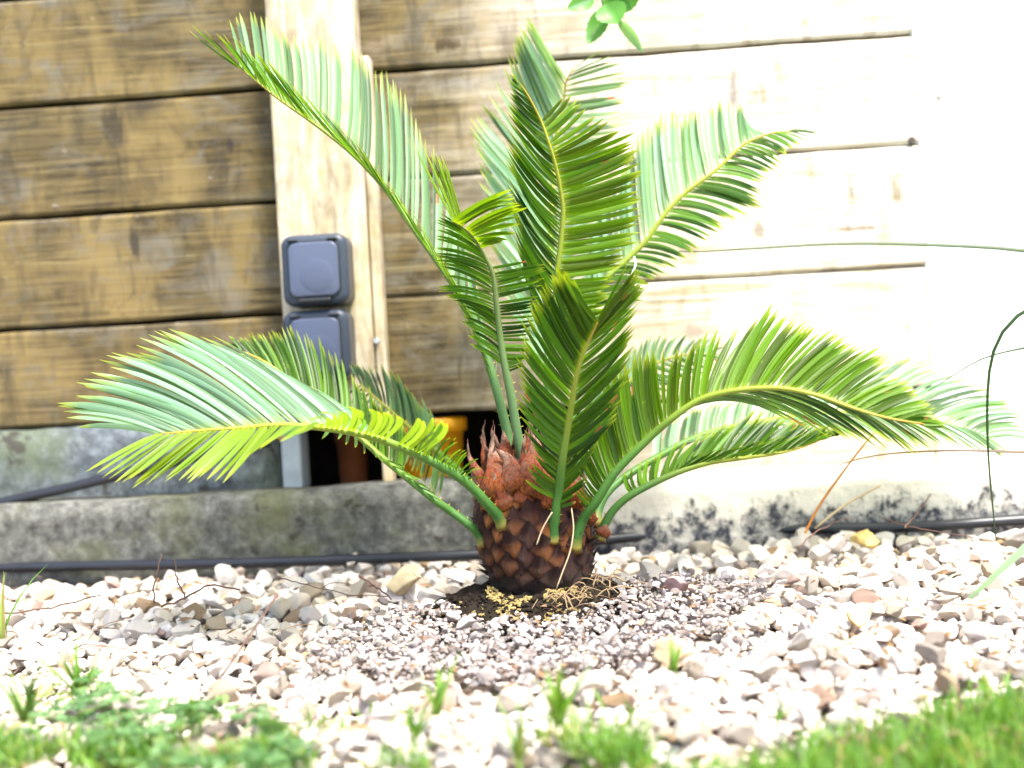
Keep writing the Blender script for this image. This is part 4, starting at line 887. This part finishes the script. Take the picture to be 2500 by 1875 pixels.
twig([(1950, 1395, .026), (2010, 1360, .032), (2080, 1335, .034)], .0009, 'thin brown stem lying left of the ochre rock')
twig([(2045, 1646, .022), (2110, 1620, .024), (2160, 1602, .024)], .0022, 'short thick pale straw at the lower right', M_TWIGP)
twig([(2220, 1535, .026), (2300, 1490, .026), (2360, 1455, .028)], .0014, 'pink brown stem beside the broad pale leaf', M_TWIGP)
# hanging thread on the upper right frond, loose stems hanging down the trunk
V_, F_, A_ = tube(catmull([P(1548, 628, 1.53), P(1552, 645, 1.52), P(1545, 665, 1.52), P(1534, 695, 1.52)], 12), .0011, 6)
tag(mesh_obj('thread', V_, F_, simple('white_thread', (.75, .75, .75), .8)), 'short white thread caught on the upper right frond', 'thread')
for pts in ([(1395, 1240), (1400, 1290), (1392, 1345), (1372, 1400), (1358, 1438)], [(1348, 1250), (1325, 1290), (1310, 1330)]):
    V_, F_, A_ = tube(catmull([P(x, y, 1.5-.078-.0*i) for i, (x, y) in enumerate(pts)], 14), .0008, 5); mesh_obj('dry_fibre', V_, F_, M_TWIGP, palm)
# ------------------------------------------------------------------ grass and clover
def add_blades(mb, x, y, L, n=1, lean=.4, w=.0016, z0=0.0, rv=None):
    for _ in range(n):
        th = rng.uniform(0, 6.28); le = abs(rng.normal(0, lean)); l = L*rng.uniform(.6, 1.15)
        d = Vector((math.cos(th)*math.sin(le), math.sin(th)*math.sin(le), math.cos(le))); p0 = Vector((x+rng.normal(0, .002), y+rng.normal(0, .002), z0))
        p1 = p0+d*l*.55; p2 = p0+d*l+Vector((math.cos(th), math.sin(th), -.6))*l*rng.uniform(.05, .35)
        Wd = Vector((-math.sin(th+rng.normal(0, .6)), math.cos(th), 0)); r_ = rng.random() if rv is None else rv
        V_, A_ = [], []
        for s in range(5):
            q = s/4; p = p0*(1-q)**2+p1*2*q*(1-q)+p2*q*q; h = w*(1-q**1.8)+.0001; V_ += [p-Wd*h, p+Wd*h]; A_ += [(q, r_, 0, 1)]*2
        mb.add(V_, [(s*2, s*2+1, s*2+3, s*2+2) for s in range(4)], A_)
def img(x, y, z=0):
    d = Vector((x, y, z))-CAM; q = d.dot(f); return 1250+FPX*d.dot(RT)/q, 937.5-FPX*d.dot(UP)/q
edge = [G(1180, 1920), G(1480, 1850), G(1750, 1825), G(2000, 1755), G(2250, 1690), G(2500, 1620), G(2800, 1550)]
ex, ey = [p.x for p in edge], [p.y for p in edge]
lawn = MB()
for _ in range(42000):
    x = rng.uniform(-.55, .70); y = rng.uniform(-.72, -.2); lim = np.interp(x, ex, ey, left=-.62)+.03*mnoise.noise(Vector((x*16, y*16, 4)))
    if y > lim: continue
    dd = min(1, (lim-y)/.09)
    if rng.random() > (.10+.75*dd)*(.75+.8*mnoise.noise(Vector((x*22, y*22, 1)))): continue
    add_blades(lawn, x, y, .018+.020*dd, 1, .5, .0012, -.012)
for _ in range(3600):                                   # stray blades creeping into the stones along the bottom
    px, py = rng.uniform(-100, 1900), 1890-abs(rng.normal(0, 50)); g = G(px, py, .01)
    if mnoise.noise(Vector((g.x*12, g.y*12, 8))) < .02: continue
    add_blades(lawn, g.x, g.y, .022, 1, .6, .0012, .012)
tag(lawn.build('lawn_grass', M_GRASS), 'short green lawn grass along the bottom edge, thickest at right', 'grass', kind='stuff')
def tuft(px, py, n, L, label, lean=.55, w=.0018, z=.016):
    g = G(px, py, z); mb = MB(); add_blades(mb, 0, 0, L, n, lean, w); o = mb.build('grass_tuft', M_GRASS); o.location = g; tag(o, label, 'grass', 'grass tufts in the gravel')
tuft(190, 1690, 26, .055, 'largest green grass tuft, in the left gravel above the clover', .9)
tuft(60, 1760, 16, .070, 'tall thin grass tuft at the left edge', .6)
tuft(1065, 1745, 12, .050, 'small yellow green tuft below the grey grit')
tuft(1365, 1770, 20, .050, 'dark green tuft at the bottom centre', .4, .0028)
tuft(1020, 1800, 22, .030, 'low leafy tuft at the bottom left of centre', .9)
tuft(1645, 1640, 7, .030, 'tiny tuft in front of the tan rock at the end of the grit', .4)
tuft(480, 1750, 18, .022, 'short yellowing tuft right of the clover', .9)
tuft(5, 1560, 5, .075, 'single tall blades at the left edge beside the gravel', .25)
tuft(1270, 1850, 14, .045, 'loose tuft at the bottom edge left of the dark one')
cl = MB()
def cleaf(x, y, z, r):
    a0 = rng.uniform(0, 6.28); tl = rng.normal(0, .3); ta = rng.uniform(0, 6.28); rv = rng.random(); m3 = rotm(0, tl, ta)
    for k in range(3):
        a = a0+k*2.094; c = Vector((math.cos(a), math.sin(a), 0))*r*.62; V_, A_ = [Vector((x, y, z))+m3 @ (c*.9+Vector((0, 0, -.0006)))], [(1, rv, 0, 1)]
        for j in range(8):
            b_ = 2*math.pi*j/8+a; rr_ = r*(.56 if j else .46); V_.append(Vector((x, y, z))+m3 @ (c+Vector((math.cos(b_), math.sin(b_), 0))*rr_+Vector((0, 0, .0008*(j % 2))))); A_.append((1, rv, 0, 1))
        cl.add(V_, [(0, 1+j, 1+(j+1) % 8) for j in range(8)], A_)
n_ = 0
while n_ < 460:
    px, py = rng.uniform(-60, 760), rng.uniform(1690, 1930); top = 1690+.16*max(0, px-250)+(60 if px < 150 else 0)
    if py < top: continue
    g = G(px, py, .014)
    if mnoise.noise(Vector((g.x*16, g.y*16, 2))) < .06: continue
    cleaf(g.x, g.y, .016+rng.uniform(0, .016), rng.uniform(.0028, .0072)); n_ += 1
tag(cl.build('clover', M_CLOVER), 'patch of low round-leaved clover over the stones at the bottom left corner', 'clover', kind='stuff')
mb = MB(); o = leaf(640, 1772, 695, 1768, 52, .9, .3, 0, None, 'fallen_leaf', M_CLOVER)
for v in o.data.vertices: pass
d = G(668, 1772, .024) - P(668, 1770, 1.5); o.location = d; tag(o, 'single bright green leaf lying on white stones at the lower left of centre', 'leaf')

# dry litter and hair-thin stems among the stones
lt = MB()
for _ in range(260):
    px, py = rng.uniform(-50, 2550), rng.uniform(1400, 1850); g = G(px, py, .012); p = Vector((g.x, g.y, .006+rng.uniform(0, .010))); L = rng.uniform(.003, .009); w_ = L*rng.uniform(.2, .5)
    if KI.to_3x3() and (KI @ g).y > -.01: continue
    a1 = rng.uniform(0, 6.28); d = Vector((math.cos(a1), math.sin(a1), rng.normal(0, .3))).normalized(); e = Vector((-d.y, d.x, rng.normal(0, .4))).normalized()
    lt.add([p-d*L, p+e*w_, p+d*L, p-e*w_, p+Vector((0, 0, w_*.7))], [(0, 3, 4), (3, 2, 4), (2, 1, 4), (1, 0, 4)], [(.5, rng.random(), 0, 1)]*5)
for _ in range(46):
    px, py = rng.uniform(-50, 2550), rng.uniform(1430, 1760); g = G(px, py, .012)
    if (KI @ g).y > -.01: continue
    p = Vector((g.x, g.y, .013)); a1 = rng.uniform(0, 6.28); L = rng.uniform(.02, .06)
    q = p+Vector((math.cos(a1)*L, math.sin(a1)*L, rng.uniform(-.002, .006))); mid = (p+q)/2+Vector((rng.normal(0, .004), rng.normal(0, .004), rng.uniform(.001, .006)))
    V_, F_, A_ = tube(catmull([p, mid, q], 8), .00045, 4); lt.add(V_, F_, [(.5, rng.random(), 0, 1)]*len(V_))
tag(lt.build('leaf_litter', mat_grass('dry_litter', (.10, .055, .03), (.26, .16, .09), (.34, .24, .12)), smooth=False), 'dry leaf flakes and hair-thin stems scattered over the gravel', 'litter', kind='stuff')
